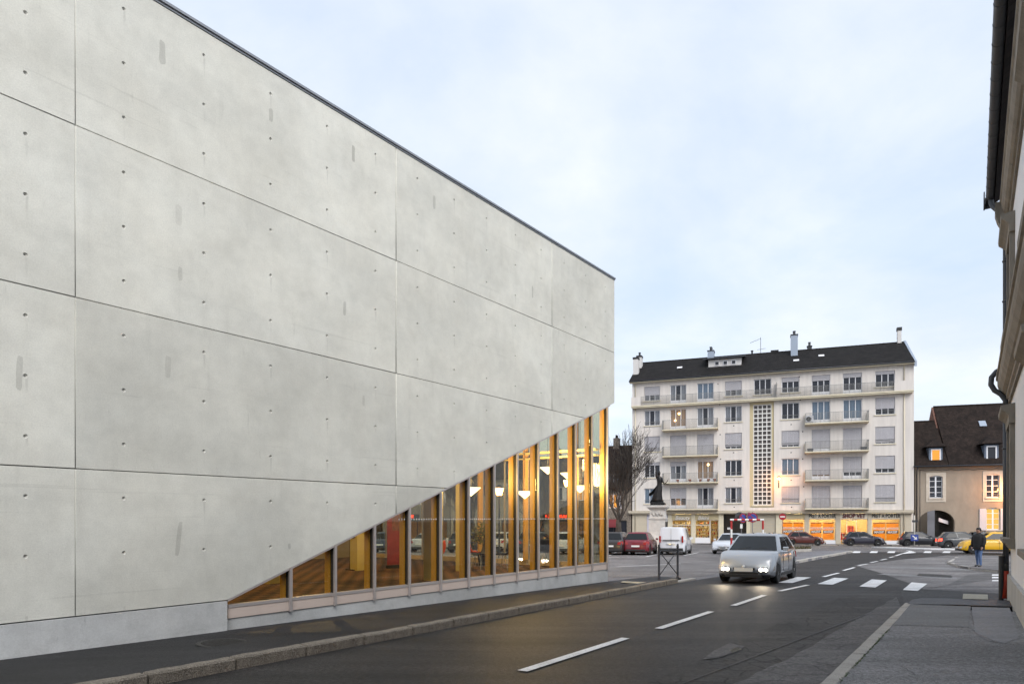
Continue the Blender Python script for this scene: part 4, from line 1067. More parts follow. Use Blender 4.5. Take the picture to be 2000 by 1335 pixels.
for i in range(8): garment(24.0 + .09 * i, 4.6, -.2, 1.0, goods[(0, 0, 1, 0, 3, 0, 1, 0)[i]])
for i in range(5): garment(25.0 + .1 * i, 2.2, -.9, 1.1, goods[(3, 0, 4, 3, 0)[i]])
for (a, b_) in ((4.9, 6.9), (7.5, 9.0), (9.2, 10.0)):
    for lv in range(5):
        b = MB(); b.box(a, b_, 1.3, 1.6, -.9 + lv * .42, -.87 + lv * .42); b.build('shelf', M['wood_pale'], AB)
        n = int((b_ - a) / .2)
        for i in range(n):
            if r3.random() < .8:
                b = MB(); x = a + .1 + i * .2; hh = r3.uniform(.12, .3); b.lathe([(.06, 0), (.07, hh * .6), (.03, hh * .8), (.03, hh)], 8, (x, 1.42, -.868 + lv * .42)); b.build('bottle', goods[r3.randrange(6)], AB)
b = MB(); b.box(23.75, 23.83, 2.6, 2.7, FLZ, 1.3); b.box(24.72, 24.80, 2.6, 2.7, FLZ, 1.3); b.box(23.75, 24.80, 2.6, 2.7, 1.2, 1.3); b.build('inner_door_frame', M['pvc'], AB)
b = MB(); b.box(22.95, 23.6, 1.2, 1.26, -.15, -.10); b.box(24.9, 25.5, 1.8, 1.86, -.1, -.05); b.build('clothes_rail', M['slate'], AB)
# far pavement in front of the block
pv = [A0 + AE * -40 + AN * .1, A0 + AE * -40 + AN * -2.4, A0 + AE * 60 + AN * -2.4, A0 + AE * 60 + AN * .1]
fw = slab('far_sidewalk', pv, .12, M['side']); run_kerb(fw, pv[1], pv[2], 1, low, -.09, step=2.5)
# street lamp on the facade
def wall_lamp(name, label, origin, nrm, z, energy, rot):
    q = origin
    t = thing(name, label, 'street lamp', (q.x, q.y, z), rot)
    b = MB(); b.tube([(0, 0, -.9), (0, 0, -.1)], .035, 8); b.tube([(0, 0, -.15), (0, -.35, .12), (0, -1.1, .22)], .028, 8); b.box(-.06, .06, -.02, .0, -.95, .0); b.build('bracket', M['slate'], t)
    b = MB(); b.lathe([(.05, .16), (.16, .08), (.20, .0), (.17, -.02), (.0, .02)], 14, (0, -1.2, .16)); b.build('lamp_hood', M['slate'], t, True)
    b = MB(); b.lathe([(.0, -.20), (.11, -.17), (.16, -.08), (.12, .0), (0, .03)], 14, (0, -1.2, .12)); b.build('bulb', M['amber'], t, True)
    li = bpy.data.lights.new('lamp_light', 'POINT'); li.energy = energy; li.color = (1, .40, .12); li.shadow_soft_size = .12
    lo = bpy.data.objects.new('lamp_light', li); lo.parent = t; lo.location = (0, -1.2, -.12); COL.objects.link(lo)
    return t
wall_lamp('street_lamp', 'glowing orange street lamp bracketed on the apartment facade beside the stair window', A0 + AE * 16.6 + AN * -.01, AN, 5.85, 115, math.atan2(AE.y, AE.x))
# ------------------------------------------------------------------ old house with the archway
M.update(
    oldplaster=mat('old_tan_plaster', (.30, .25, .195), .92, var=.16, vscale=.9, stretch=(1, 1, .5), speck=.08, sscale=18, bump=.3, bscale=14),
    stone=mat('dressed_stone', (.52, .46, .38), .85, var=.1, vscale=4), oldtile=tiles('mottled_brown_tiles', (.020, .0135, .011), 5, 6),
    rubble=rubble('rubble_stone', (.24, .20, .16)), shutterw=mat('white_wood_shutter', (.62, .56, .56), .6),
    bluegrey=mat('blue_grey_wood', (.12, .15, .20), .6), litpane=glow('lit_window', (1.0, .42, .08), .55), litpane2=glow('lit_office_window', (1.0, .60, .14), .5),
)
HE = Vector((.950, -.311)).normalized(); H0 = Vector((42.95, 72.75)); HN = Vector((-HE.y, HE.x)); HB = -1.5
HO = frame('arch_house', 'old tan plastered house with an archway and brown tiled roof', 'house', H0.x, H0.y, HE.x, HE.y, HB)
def hh_(px, py):
    r = (px - 1000) / F; t = (r * H0.y - H0.x) / (HE.x - r * HE.y); Y = H0.y + HE.y * t
    return t, CZ + (1010 - py) / F * Y
t_of = lambda px: hh_(px, 1000)[0]
z_of = lambda px, py: hh_(px, py)[1]
EV = z_of(1790, 911); HW = 17.0
def arch_loop(a, b_, z0, z1, rise, n=8):
    pts = [(a, z0), (b_, z0)]
    for i in range(n + 1):
        u = i / n; x = b_ + (a - b_) * u; pts.append((x, z1 - rise + rise * (1 - (2 * u - 1) ** 2) ** .5 if rise > .5 else z1 - rise * (2 * u - 1) ** 2))
    return pts
wl = []   # (x0,x1,z0,z1) windows: upstairs pair, downstairs lit one
for (xa, xb, ya, yb, kind) in ((1815, 1841, 928, 972, 'dark'), (1926, 1952, 925, 971, 'dark'), (1926.5, 1953, 991, 1034, 'lit')):
    wl.append((t_of(xa), t_of(xb), z_of((xa + xb) / 2, yb), z_of((xa + xb) / 2, ya), kind))
aa, ab = t_of(1793.5), t_of(1864.5); az1 = z_of(1830, 995.5)
arch = [(aa, HB - .2), (ab, HB - .2)] + [((aa + ab) / 2 + (ab - aa) / 2 * math.cos(k * math.pi / 14), az1 - (ab - aa) / 2 * .80 + (ab - aa) / 2 * .80 * math.sin(k * math.pi / 14)) for k in range(15)]
holes = [arch] + [arch_loop(a, b_, c, d, .16) for a, b_, c, d, k in wl]
link('front_wall', holed(rect(0, HW, HB - .3, EV), holes, .5, 0, M['oldplaster'], 'front_wall', HB), HO)
b = MB(); b.box(ab + .35, HW, .6, 9, HB, EV - .05); b.box(0, aa - .12, .51, 9, HB, EV - .05); b.box(aa - .12, ab + .35, .9, 9, az1 + .12, EV - .05); b.build('inner_wall', M['rubble'], HO)
b = MB(); b.prism([(aa - .12, .505, HB), (aa - .12, 4.5, HB), (aa - .12, 4.5, az1 + .1), (aa - .12, .505, az1 + .1)], (.12, 0, 0)); b.prism([(aa, 4.5, HB), (aa + (ab - aa) * .55, 9.0, HB), (aa + (ab - aa) * .55, 9.0, az1), (aa, 4.5, az1)], (-.3, .1, 0)); b.build('passage_wall', M['oldplaster'], HO)
b = MB(); b.box(aa + (ab - aa) * .30, ab + 1, 15, 15.3, HB, 6.0); b.build('courtyard_wall', M['oldplaster'], HO)
# stone arch ring and window dressings
ringp = [(p[0], p[1]) for p in arch[2:]]
for i in range(len(ringp) - 1):
    (x0, z0), (x1, z1) = ringp[i], ringp[i + 1]; cx_, cz_ = (aa + ab) / 2, az1 - (ab - aa) / 2 * .80
    o0 = (cx_ + (x0 - cx_) * 1.07, cz_ + (z0 - cz_) * 1.07); o1 = (cx_ + (x1 - cx_) * 1.07, cz_ + (z1 - cz_) * 1.07)
    b = MB(); b.prism([(x0, -.02, z0), (x1, -.02, z1), (o1[0], -.02, o1[1]), (o0[0], -.02, o0[1])], (0, .4, 0)); b.build('arch_stone', M['oldplaster'], HO)
for (a, b_, z0, z1, kind) in wl:
    w = b_ - a
    if kind == 'dark':
        link('stone_surround', holed(rect(a - .30, b_ + .30, z0 - .42, z1 + .30), [arch_loop(a, b_, z0, z1, .16)], .05, -.045, M['stone'], 'stone_surround', HB), HO)
    f = MB(); t = .07
    f.box(a, a + t, .12, .18, z0, z1 - .12); f.box(b_ - t, b_, .12, .18, z0, z1 - .12); f.box((a + b_) / 2 - t, (a + b_) / 2 + t, .115, .18, z0, z1); f.box(a, b_, .12, .179, z0, z0 + .10); f.box(a, b_, .12, .179, z1 - .14, z1)
    for k in (1, 2, 3): f.box(a + t, b_ - t, .125, .175, z0 + (z1 - z0) * k / 4 - .025, z0 + (z1 - z0) * k / 4 + .025)
    fo = f.build('window', M['pvc'], HO)
    for k in range(2):
        for j in range(4):
            x0 = a + t if k == 0 else (a + b_) / 2 + t; p = MB(); p.box(x0, x0 + w / 2 - 2 * t, .15, .16, z0 + (z1 - z0) * j / 4 + .026, z0 + (z1 - z0) * (j + 1) / 4 - .026)
            p.build('pane', M['litpane2'] if kind == 'lit' else M['pane'], fo)
    b = MB(); b.box(a - .1, b_ + .1, -.12, .1, z0 - .13, z0 - .005); b.build('sill', M['stone'], fo)
    if kind == 'dark':
        b = MB(); b.tube([(a - .05, -.1, z0 + .25), ((a + b_) / 2, -.16, z0 + .34), (b_ + .05, -.1, z0 + .25)], .02, 6); b.tube([(a - .05, -.1, z0 + .1), (b_ + .05, -.1, z0 + .1)], .015, 6); b.build('guard_rail', M['bluegrey'], fo)
    else:
        for s in (-1, 1):
            x0 = a - w * .52 if s < 0 else b_ + .03; b = MB(); b.box(x0, x0 + w * .49, -.08, -.03, z0 - .05, z1 - .08)
            b.build('shutter', M['shutterw'], HO)
        for lv in range(3):
            b = MB(); b.box(a + .1, b_ - .1, .22, .5, z0 + .12 + lv * .48, z0 + .16 + lv * .48); b.build('shelf', M['dark'], fo)
# roofs: low left part and tall right part
def roof_part(x0, x1, ridge, depth, name='roof'):
    b = MB(); b.prism([(x0, -.45, EV - .05), (x0, depth, ridge), (x0, depth, ridge + .16), (x0, -.45, EV + .13)], (x1 - x0, 0, 0)); o = b.build(name, M['oldtile'], HO)
    b = MB(); b.prism([(x0, 2 * depth, EV), (x0, depth + .004, ridge), (x0, depth + .004, ridge + .16), (x0, 2 * depth, EV + .15)], (x1 - x0, 0, 0)); b.build(name, M['oldtile'], HO)
    rd = MB().lathe([(.11, 0), (.12, .02), (.11, .38)], 8, axis='x').mesh('ridge_tile', M['oldtile'])
    for i in range(int((x1 - x0) / .38)): at('ridge_tile', rd, o, (x0 + i * .38, depth, ridge + .12))
    return o
tl = t_of(1851)
roof_part(-.05, tl - .02, 12.15, 4.4); rr = roof_part(tl + .02, HW, 13.9, 5.6)
b = MB(); b.prism([(tl - .16, 1.0, EV + 1.2), (tl - .16, 5.6, 14.0), (tl - .16, 10.2, EV + 1.2)], (.17, 0, 0)); b.build('gable_wall', mat('old_brick', (.16, .08, .06), .9, var=.3, vscale=6), HO)
b = MB(); b.tube([(-.25, -.52, EV), (HW, -.52, EV)], .08, 8); b.build('gutter', M['slate'], HO, True)
b = MB(); b.tube([(.15, -.12, HB + .2), (.15, -.12, EV - .5), (.15, -.45, EV - .1)], .055, 8); b.tube([(.45, -.08, HB + .2), (.45, -.08, EV - .4)], .025, 6); b.build('downpipe', M['slate'], HO, True)
b = MB(); b.tube([(.4 + k * .5, -.03, EV - .35 - .12 * math.sin(k * 1.1) ** 2) for k in range(30)], .018, 5); b.build('cable', M['dark'], HO)
for (xa, xb, ya, yb, lit) in ((1818.5, 1838, 876, 905, True), (1927, 1947.5, 873, 902, False)):
    a, b_ = t_of(xa) , t_of(xb); z0, z1 = z_of(1830, yb) , z_of(1830, ya); y0 = .1; w = b_ - a
    bb = MB(); bb.box(a - .16, b_ + .16, y0, 3.2, z0 - .1, z1 + .16); d = bb.build('dormer', M['bluegrey'], HO)
    f = MB(); f.box(a, a + .12, y0 - .05, y0 - .002, z0, z1); f.box(b_ - .12, b_, y0 - .05, y0 - .002, z0, z1); f.box(a + .12, b_ - .12, y0 - .05, y0 - .002, z1 - .12, z1); f.box(a + .12, b_ - .12, y0 - .05, y0 - .002, z0, z0 + .12); f.build('dormer_window', M['pvc'], d)
    p = MB(); p.box(a + .12, b_ - .12, y0 - .03, y0 - .01, z0 + .12, z1 - .12); p.build('dormer_pane', M['litpane'] if lit else M['pane'], d)
    bb = MB(); c = (a + b_) / 2; zr = z1 + .20
    bb.add([(a - .5, y0 - .4, zr), (b_ + .5, y0 - .4, zr), (b_ + .5, 3.6, zr), (a - .5, 3.6, zr), (c, y0 + .7, zr + .95), (c, 4.2, zr + .95), (a - .5, y0 - .4, zr + .07), (b_ + .5, y0 - .4, zr + .07), (b_ + .5, 3.6, zr + .07), (a - .5, 3.6, zr + .07)],
           [(0, 1, 2, 3), (6, 7, 4), (7, 8, 5, 4), (9, 6, 4, 5), (0, 6, 7, 1), (1, 7, 8, 2), (0, 3, 9, 6), (8, 9, 5)]); bb.build('dormer_roof', M['oldtile'], d)
k = (13.9 - EV) / 6.05; ty = (z_of(1935, 824) - EV) / k
ts = t_of(1930) * 1.03; b = MB(); b.prism([(ts, 3.2, EV + .2 + 3.65 * k), (ts + .65, 3.2, EV + .2 + 3.65 * k), (ts + .65, 3.75, EV + .2 + 4.2 * k), (ts, 3.75, EV + .2 + 4.2 * k)], (0, -.05, .06)); b.build('skylight', M['zinc'], rr)
b = MB(); b.prism([(aa + 1.9, -.02, az1 - 1.2), (aa + 2.9, .5, az1 - 1.5), (aa + 2.9, .5, az1 - 1.15), (aa + 1.9, -.02, az1 - .8)], (0, .04, 0)); b.build('alley_sign', M['shutterw'], HO)
# hidden corner lamp that lights the right end of this house
q = H0 + HE * t_of(1962) + HN * -.02
wall_lamp('street_lamp', 'orange street lamp glowing on the tan house behind the corner downpipe', q, HN, z_of(1955, 953), 330, math.atan2(HE.y, HE.x))
# ------------------------------------------------------------------ row of stone houses left of the block (also seen through the glass)
def row_house(t0, t1, eave, ridge, wallm, label, seed, sign=None, lit=True, awning=None):
    o = frame('stone_house', label, 'house', (A0 + AE * t0).x, (A0 + AE * t0).y, AE.x, AE.y, -1.7, 'row of stone houses on the square'); W = t1 - t0; r = random.Random(seed)
    ops = []; n = max(1, int(W / 2.9)); xs = [W * (i + .5) / n for i in range(n)]
    z2 = eave - 2.3
    for x in xs: ops.append((x - .5, x + .5, z2, z2 + 1.7))
    sf = [(x - W / n * .38, x + W / n * .38, -1.45, 1.2) for x in xs]
    link('front_wall', holed(rect(0, W, -1.9, eave), [rect(*q) for q in ops + sf], .35, 0, wallm, 'front_wall', -1.7), o)
    b = MB(); b.box(.02, W - .02, .6, 9, 1.4, eave - .02); b.box(0.0, .3, .36, 9, -1.7, eave - .03); b.box(W - .3, W, .36, 9, -1.7, eave - .03); b.build('body_wall', wallm, o)
    for (a, b_, c, d) in ops:
        f = MB(); f.box(a, b_, .1, .16, c, c + .07); f.box(a, b_, .1, .16, d - .07, d); f.box(a, a + .07, .1, .16, c + .07, d - .07); f.box(b_ - .07, b_, .1, .16, c + .07, d - .07); f.box((a + b_) / 2 - .05, (a + b_) / 2 + .05, .1, .16, c + .07, d - .07); w = f.build('window', M['pvc'], o)
        hot = r.random() < .3
        for k in (0, 1):
            p = MB(); x0 = a + .07 if k == 0 else (a + b_) / 2 + .05; p.box(x0, x0 + .38, .13, .14, c + .07, d - .07); p.build('pane', M['litpane'] if hot else M['pane'], w)
        for s in (-1, 1):
            b = MB(); x0 = a - .56 if s < 0 else b_ + .04; b.box(x0, x0 + .52, -.07, -.02, c - .05, d + .03); b.build('shutter', M['shutterw'], o)
    for (a, b_, c, d) in sf:
        f = MB(); f.box(a, b_, .12, .2, d - .12, d); f.box(a, a + .08, .12, .2, c, d - .12); f.box(b_ - .08, b_, .12, .2, c, d - .12); f.box((a + b_) / 2 - .04, (a + b_) / 2 + .04, .12, .2, c, d - .12); w = f.build('shop_window', M['slate'], o)
        p = MB(); p.box(a + .08, b_ - .08, .155, .165, c, d - .12); p.build('pane', M['shopglass'] if lit else M['pane'], w)
    if lit:
        b = MB(); b.box(.3, W - .3, 4.0, 4.1, -1.7, 1.39); b.build('room_wall', mat('warm_room', (.55, .35, .15), .8), o)
        b = MB(); b.box(.6, W - .6, 1.4, 1.6, 1.25, 1.3); b.build('ceiling_tube', glow('room_tube', (1, .55, .18), 5), o)
    b = MB(); b.prism([(-.1, -.4, eave - .05), (-.1, 4.6, ridge), (-.1, 4.6, ridge + .15), (-.1, -.4, eave + .12)], (W + .15, 0, 0)); b.build('roof', M['oldtile'], o)
    b = MB(); b.prism([(-.1, 9.6, eave - .05), (-.1, 4.604, ridge), (-.1, 4.604, ridge + .15), (-.1, 9.6, eave + .12)], (W + .15, 0, 0)); b.build('roof', M['oldtile'], o)
    b = MB(); b.box(W * .3, W * .3 + .7, 4.2, 5.2, ridge - .5, ridge + 1.1); c_ = b.build('chimney', wallm, o)
    for i in range(3):
        b = MB(); b.lathe([(.12, ridge + 1.1), (.10, ridge + 1.5)], 8, (W * .3 + .35, 4.4 + i * .3, 0)); b.build('chimney_pot', M['oldtile'], c_)
    for x in xs[::2]:
        b = MB(); b.box(x - .6, x + .6, .3, 2.4, eave + .35, eave + 2.0); d = b.build('dormer', M['bluegrey'], o)
        b = MB(); b.box(x - .42, x + .42, .25, .295, eave + .5, eave + 1.85); b.build('dormer_window', M['pvc'], d)
        for k in (-.2, .2):
            b = MB(); b.box(x + k - .16, x + k + .16, .23, .248, eave + .6, eave + 1.75); b.build('dormer_pane', M['pane'], d)
        b = MB(); b.prism([(x - .85, 0, eave + 2.02), (x + .85, 0, eave + 2.02), (x, 0, eave + 2.6)], (0, 3.2, 0)); b.build('dormer_roof', M['oldtile'], d)
    if sign:
        me = text_mesh(sign, .55, glow('red_neon', (1.0, .06, .02), 3.0), .03, .01)
        b = MB(); b.box(W * .5 - 2.1, W * .5 + 2.1, -.14, -.02, 1.35, 2.0); b.build('sign_board', M['dark'], o)
        at('sign_lettering', me, o, (W * .5, -.17, 1.68))
    if awning:
        a, b_ = awning; n_ = 10; b = MB()
        pts = [(0, -1.0 * math.cos(k * math.pi / 2 / n_), .35 + 1.0 * math.sin(k * math.pi / 2 / n_)) for k in range(n_ + 1)]
        b.add([(a, y, z) for _, y, z in pts] + [(b_, y, z) for _, y, z in pts], [(i, i + 1, n_ + 2 + i, n_ + 1 + i) for i in range(n_)] + [tuple(range(n_ + 1)), tuple(range(n_ + 1, 2 * n_ + 2))]); b.build('awning', mat('dark_red_awning', (.14, .015, .02), .8), o)
    return o
row_house(-4.6, -.15, 5.0, 10.7, M['rubble'], 'narrow rubble-stone house with dark red awning beside the apartment block', 1, None, False, (.7, 3.0))
row_house(-14.0, -4.7, 6.0, 9.6, M['rubble'], 'stone house with a red illuminated restaurant sign seen through the glass', 2, 'RESTAURANT')
row_house(-24.5, -14.1, 6.6, 10.2, M['oldplaster'], 'plastered house between the two restaurant houses on the square', 3)
row_house(-38.0, -24.6, 5.6, 9.4, M['rubble'], 'long stone house with a red illuminated brasserie sign', 4, 'BRASSERIE')
# ------------------------------------------------------------------ near building on the right edge of the street
M.update(nearwall=mat('pale_render_near', (.70, .71, .735), .9, var=.06, vscale=1.2, speck=.05, sscale=30, bump=.25, bscale=60, stretch=(1, 1, .3)),
         nearstone=mat('weathered_stone', (.225, .20, .165), .9, var=.2, vscale=2.5, bump=.3, bscale=30, stretch=(1, 1, .4)),
         plinthn=mat('cement_plinth', (.40, .40, .385), .9, var=.14, vscale=2, bump=.35, bscale=40, stretch=(1, 1, .5)),
         pipe=mat('zinc_pipe', (.06, .065, .075), .6, .1, var=.12, vscale=8, stretch=(1, 1, .2)), redpipe=mat('red_cast_pipe', (.38, .035, .015), .6, var=.15, vscale=9))
NB_D = Vector((-.5595, -.8288)).normalized(); N0 = Vector((11.22, 15.36))
NB = frame('corner_building', 'pale rendered corner building with stone cornices and a zinc gutter', 'building', N0.x, N0.y, NB_D.x, NB_D.y, -.45)
NL = 24.0; GZ = 8.86
wins_n = [(.62, 1.75), (7.6, 8.75), (12.4, 13.6)]
hl = []
for (a, b_) in wins_n: hl += [rect(a, b_, 1.12, 3.45), rect(a, b_, 5.35, 7.3)]
link('street_wall', holed(rect(0, NL, -.45, GZ - .2), hl, .4, 0, M['nearwall'], 'street_wall', -.45), NB)
b = MB(); b.box(.0, .4, .402, 9, -.45, GZ - .2); b.box(NL - .4, NL, .402, 9, -.45, GZ - .2); b.build('end_wall', M['nearwall'], NB)
b = MB(); b.box(.41, NL - .41, .8, 8.9, -.4, GZ - .25); b.build('interior', M['dark'], NB)
b = MB(); b.prism([(-.02, -.07, -.5), (NL, -.07, -.5), (NL, -.07, .62), (-.02, -.07, .28)], (0, .066, 0)); b.build('plinth', M['plinthn'], NB)
# mid cornice, moulded
prof = [(-.003, 4.10), (-.05, 4.10), (-.05, 4.18), (-.09, 4.22), (-.09, 4.30), (-.16, 4.36), (-.22, 4.48), (-.24, 4.56), (-.24, 4.66), (-.27, 4.68), (-.27, 4.74), (-.003, 4.80)]
b = MB(); b.prism([(-.18, y, z) for y, z in prof], (NL, 0, 0)); b.build('string_cornice', M['nearstone'], NB)
prof = [(-.003, 8.22), (-.04, 8.22), (-.04, 8.28), (-.08, 8.30), (-.13, 8.35), (-.17, 8.44), (-.18, 8.54), (-.21, 8.57), (-.21, 8.66), (-.003, 8.66)]
for i in range(16):
    b = MB(); b.prism([(-.20 + i * 1.5, y, z) for y, z in prof], (1.494, 0, 0)); b.build('cornice_stone', M['nearstone'], NB)
for i in range(2):   # thin fillets under the main cornice
    b = MB(); b.box(-.06, NL, -.05 - .0 * i, -.003, 8.04 + i * .08, 8.08 + i * .08); b.build('fillet', M['nearstone'], NB)
# roof, eave board and sectional gutter
b = MB(); b.prism([(-.35, -.29, GZ - .05), (-.35, 4.5, GZ + 3.2), (-.35, 4.5, GZ + 3.4), (-.35, -.29, GZ + .06)], (NL, 0, 0)); b.build('roof', M['oldtile'], NB)
gp = []
for k in range(11):
    w = math.pi * k / 10; gp.append((.085 * math.cos(w), -.085 * math.sin(w)))
n = len(gp)
gm = MB(); gm.add([(x, -.375 + y, z) for x in (0, .49) for y, z in gp], [(i, i + 1, n + i + 1, n + i) for i in range(n - 1)])
for k_ in (.98, 1.06): gm.add([(x, -.375 + y * k_, z * k_) for x in (.455, .50) for y, z in gp], [(i, i + 1, n + i + 1, n + i) for i in range(n - 1)])
for x in (.455, .50): gm.add([(x, -.375 + y * k_, z * k_) for k_ in (.98, 1.06) for y, z in gp], [(i, i + 1, n + i + 1, n + i) for i in range(n - 1)])
gm = gm.mesh('gutter_section', M['pipe'], 40)
for i in range(47): at('gutter_section', gm, NB, (-.42 + i * .5, 0, GZ + .03))
b = MB(); b.box(-.46, -.42, -.49, -.25, GZ - .10, GZ + .16); b.box(-.46, -.10, -.50, -.475, GZ - .12, GZ + .18); b.build('gutter_end_board', M['pipe'], NB)
# window dressings
for (a, b_) in wins_n:
    for (z0, z1, lower) in ((1.12, 3.45, True), (5.35, 7.3, False)):
        for x in (a - .22, b_ + .0):
            b = MB(); b.box(x, x + .22, -.09, -.003, z0 + .002, z1 - .002); o = b.build('pilaster', M['nearstone'], NB)
        b = MB(); b.prism([(a - .30, -.003, z0 - .20), (a - .30, -.10, z0 - .20), (a - .30, -.14, z0 - .10), (a - .30, -.20, z0 - .08), (a - .30, -.20, z0), (a - .30, -.003, z0)], (b_ - a + .60, 0, 0)); b.build('window_sill', M['nearstone'], NB)
        b = MB(); b.prism([(a - .30, -.003, z1), (a - .30, -.10, z1), (a - .30, -.11, z1 + .16), (a - .30, -.16, z1 + .22), (a - .30, -.23, z1 + .28), (a - .30, -.24, z1 + .36), (a - .30, -.003, z1 + .40)], (b_ - a + .60, 0, 0)); b.build('window_hood', M['nearstone'], NB)
        f = MB(); f.box(a, a + .08, .18, .25, z0, z1); f.box(b_ - .08, b_, .18, .25, z0, z1); f.box((a + b_) / 2 - .05, (a + b_) / 2 + .05, .18, .25, z0, z1); f.box(a + .08, b_ - .08, .18, .249, z1 - .08, z1 - .001); w = f.build('window', M['pvc'], NB)
        p = MB(); p.box(a + .08, b_ - .08, .21, .22, z0, z1 - .08); p.build('pane', M['pane'], w)
# carved console under the eave at the corner
b = MB(); cp = [(-.003, 7.62), (-.10, 7.62), (-.16, 7.70), (-.15, 7.82), (-.18, 8.05), (-.24, 8.18), (-.28, 8.34), (-.28, 8.60), (-.003, 8.60)]
b.prism([(.02, y - .012, z) for y, z in cp], (.26, 0, 0)); b.lathe([(.0, -.03), (.09, -.02), (.11, 0), (.0, .0)], 14, (.02, -.18, 8.40), 'x'); b.build('console', M['nearstone'], NB)
# downpipe with its swan neck round the string cornice
py_, px_ = -.095, .10
pts = [(-.06, -.36, GZ - .02), (-.06, -.36, GZ - .12), (.0, -.34, GZ - .22), (.06, -.22, GZ - .40), (px_, py_, GZ - .55), (px_, py_, 5.2), (px_, py_, 5.0)]
b = MB(); b.tube(pts, .052, 12); b.tube([(px_, py_, 5.0), (px_, py_ - .04, 4.92), (px_, py_ - .17, 4.84), (px_, py_ - .26, 4.72), (px_, py_ - .27, 4.56), (px_, py_ - .2, 4.42), (px_, py_ - .08, 4.32), (px_, py_, 4.18), (px_, py_, 4.0)], .056, 12); dp = b.build('downpipe', M['pipe'], NB, True)
b = MB(); b.tube([(px_, py_, 4.0), (px_, py_, .52)], .052, 12); b.build('downpipe', M['pipe'], NB, True)
for z in (6.4, 5.05, 3.1, 1.0, 7.3):
    b = MB(); b.lathe([(.060, -.02), (.066, -.015), (.066, .015), (.060, .02)], 12, (px_, py_, z)); b.box(px_ - .01, px_ + .01, py_, -.003, z - .01, z + .01); b.build('pipe_clip', M['pipe'], dp, True)
b = MB(); b.tube([(px_, py_, .52), (px_, py_, .36)], .062, 12); b.build('pipe_collar', M['iron'], NB, True)
b = MB(); b.tube([(px_, py_, .36), (px_, py_, .10), (px_ + .02, py_ - .04, -.26)], [.056, .058, .064], 12); b.build('pipe_foot', M['redpipe'], NB, True)
b = MB(); b.tube([(.06 , -.05, 7.6), (.08, -.045, 6.2), (.07, -.06, 5.9), (.09, -.05, 5.2)], .010, 6); b.tube([(.05, -.10, 4.1), (.06, -.05, 3.4), (.05, -.04, .3)], .009, 6); b.build('cable', M['dark'], NB)
# far wooded hill behind the roofs
hb = MB(); nx = 60; rr_ = random.Random(3)
ridge = [(80 + i * 6.0, 330 + 10 * math.sin(i * .3), 47 + 10 * math.sin(i * .13 + .6) + rr_.uniform(-1, 1)) for i in range(nx)]
vs = []
for (x, y, z) in ridge: vs += [(x, y - 170, -8), (x, y - 60, z * .6 - 4), (x, y, z - 3), (x, y + 60, -8)]
fs = []
for i in range(nx - 1):
    for k in range(3): fs.append((i * 4 + k, i * 4 + k + 1, (i + 1) * 4 + k + 1, (i + 1) * 4 + k))
hb.add(vs, fs); tag(hb.build('hill', mat('winter_hillside', (.10, .095, .10), .95, var=.3, vscale=.15), None, True), kind='structure')
# ------------------------------------------------------------------ vehicles
M.update(tyre=mat('rubber', (.012, .012, .012), .8), rim=mat('alloy', (.62, .63, .64), .4, .25), carglass=mat('car_glass', (.012, .014, .016), .05, spec=.35),
         trimp=mat('black_plastic', (.018, .018, .019), .6), tail=mat('tail_lamp_red', (.30, .012, .01), .2, coat=.6), head=mat('head_lamp', (.55, .57, .6), .15, spec=.8),
         plate=mat('number_plate', (.70, .70, .68), .5), headlit=glow('head_lamp_lit', (1, .93, .78), 30), taillit=glow('tail_lamp_lit', (1, .06, .03), 3.0))
M['lens'] = mat('indicator_lens', (.22, .20, .18), .25)
CARS = dict(  # L, W, H, wheelbase half positions, windscreen base/top, rear top/base, belt, hood front, deck, tyre radius
    hatch=dict(L=4.0, W=1.70, H=1.47, xf=1.22, xr=-1.27, a=.98, b=.22, c=-1.40, d=-1.86, belt=.93, hood=.66, deck=.95, r=.305),
    coupe=dict(L=4.55, W=1.78, H=1.39, xf=1.42, xr=-1.36, a=.78, b=.02, c=-.98, d=-1.72, belt=.88, hood=.68, deck=.98, r=.325),
    estate=dict(L=4.5, W=1.76, H=1.48, xf=1.36, xr=-1.34, a=1.0, b=.22, c=-1.78, d=-2.12, belt=.94, hood=.70, deck=.96, r=.315),
    van=dict(L=4.45, W=1.74, H=1.80, xf=1.42, xr=-1.45, a=1.22, b=.52, c=-2.12, d=-2.20, belt=.98, hood=.80, deck=1.0, r=.31),
)
def wheel_meshes(r):
    k = ('wheel', r)
    if k in wm: return wm[k]
    t = MB().lathe([(r * .62, -.10), (r * .90, -.105), (r, -.075), (r, .075), (r * .90, .105), (r * .62, .10)], 26, axis='y').mesh('tyre', M['tyre'], 40)
    b = MB(); b.lathe([(r * .63, -.085), (r * .60, -.10), (r * .56, -.09), (r * .54, -.03), (.0, -.02)], 24, axis='y')
    for i in range(7):
        w = 2 * math.pi * i / 7; c, s = math.cos(w), math.sin(w); n = (-s, c)
        b.prism([(c * .03 + n[0] * .032, -.088, s * .03 + n[1] * .032), (c * r * .60 + n[0] * .026, -.095, s * r * .60 + n[1] * .026), (c * r * .60 - n[0] * .026, -.095, s * r * .60 - n[1] * .026), (c * .03 - n[0] * .032, -.088, s * .03 - n[1] * .032)], (0, .03, 0))
    b.lathe([(.055, -.10), (.06, -.06)], 12, axis='y')
    wm[k] = (t, b.mesh('rim', M['rim']), MB().lathe([(r * .55, -.02), (r * .55, -.012)], 20, axis='y').mesh('brake', M['trimp']))
    return wm[k]
def lerp(a, b, t): return a + (b - a) * t
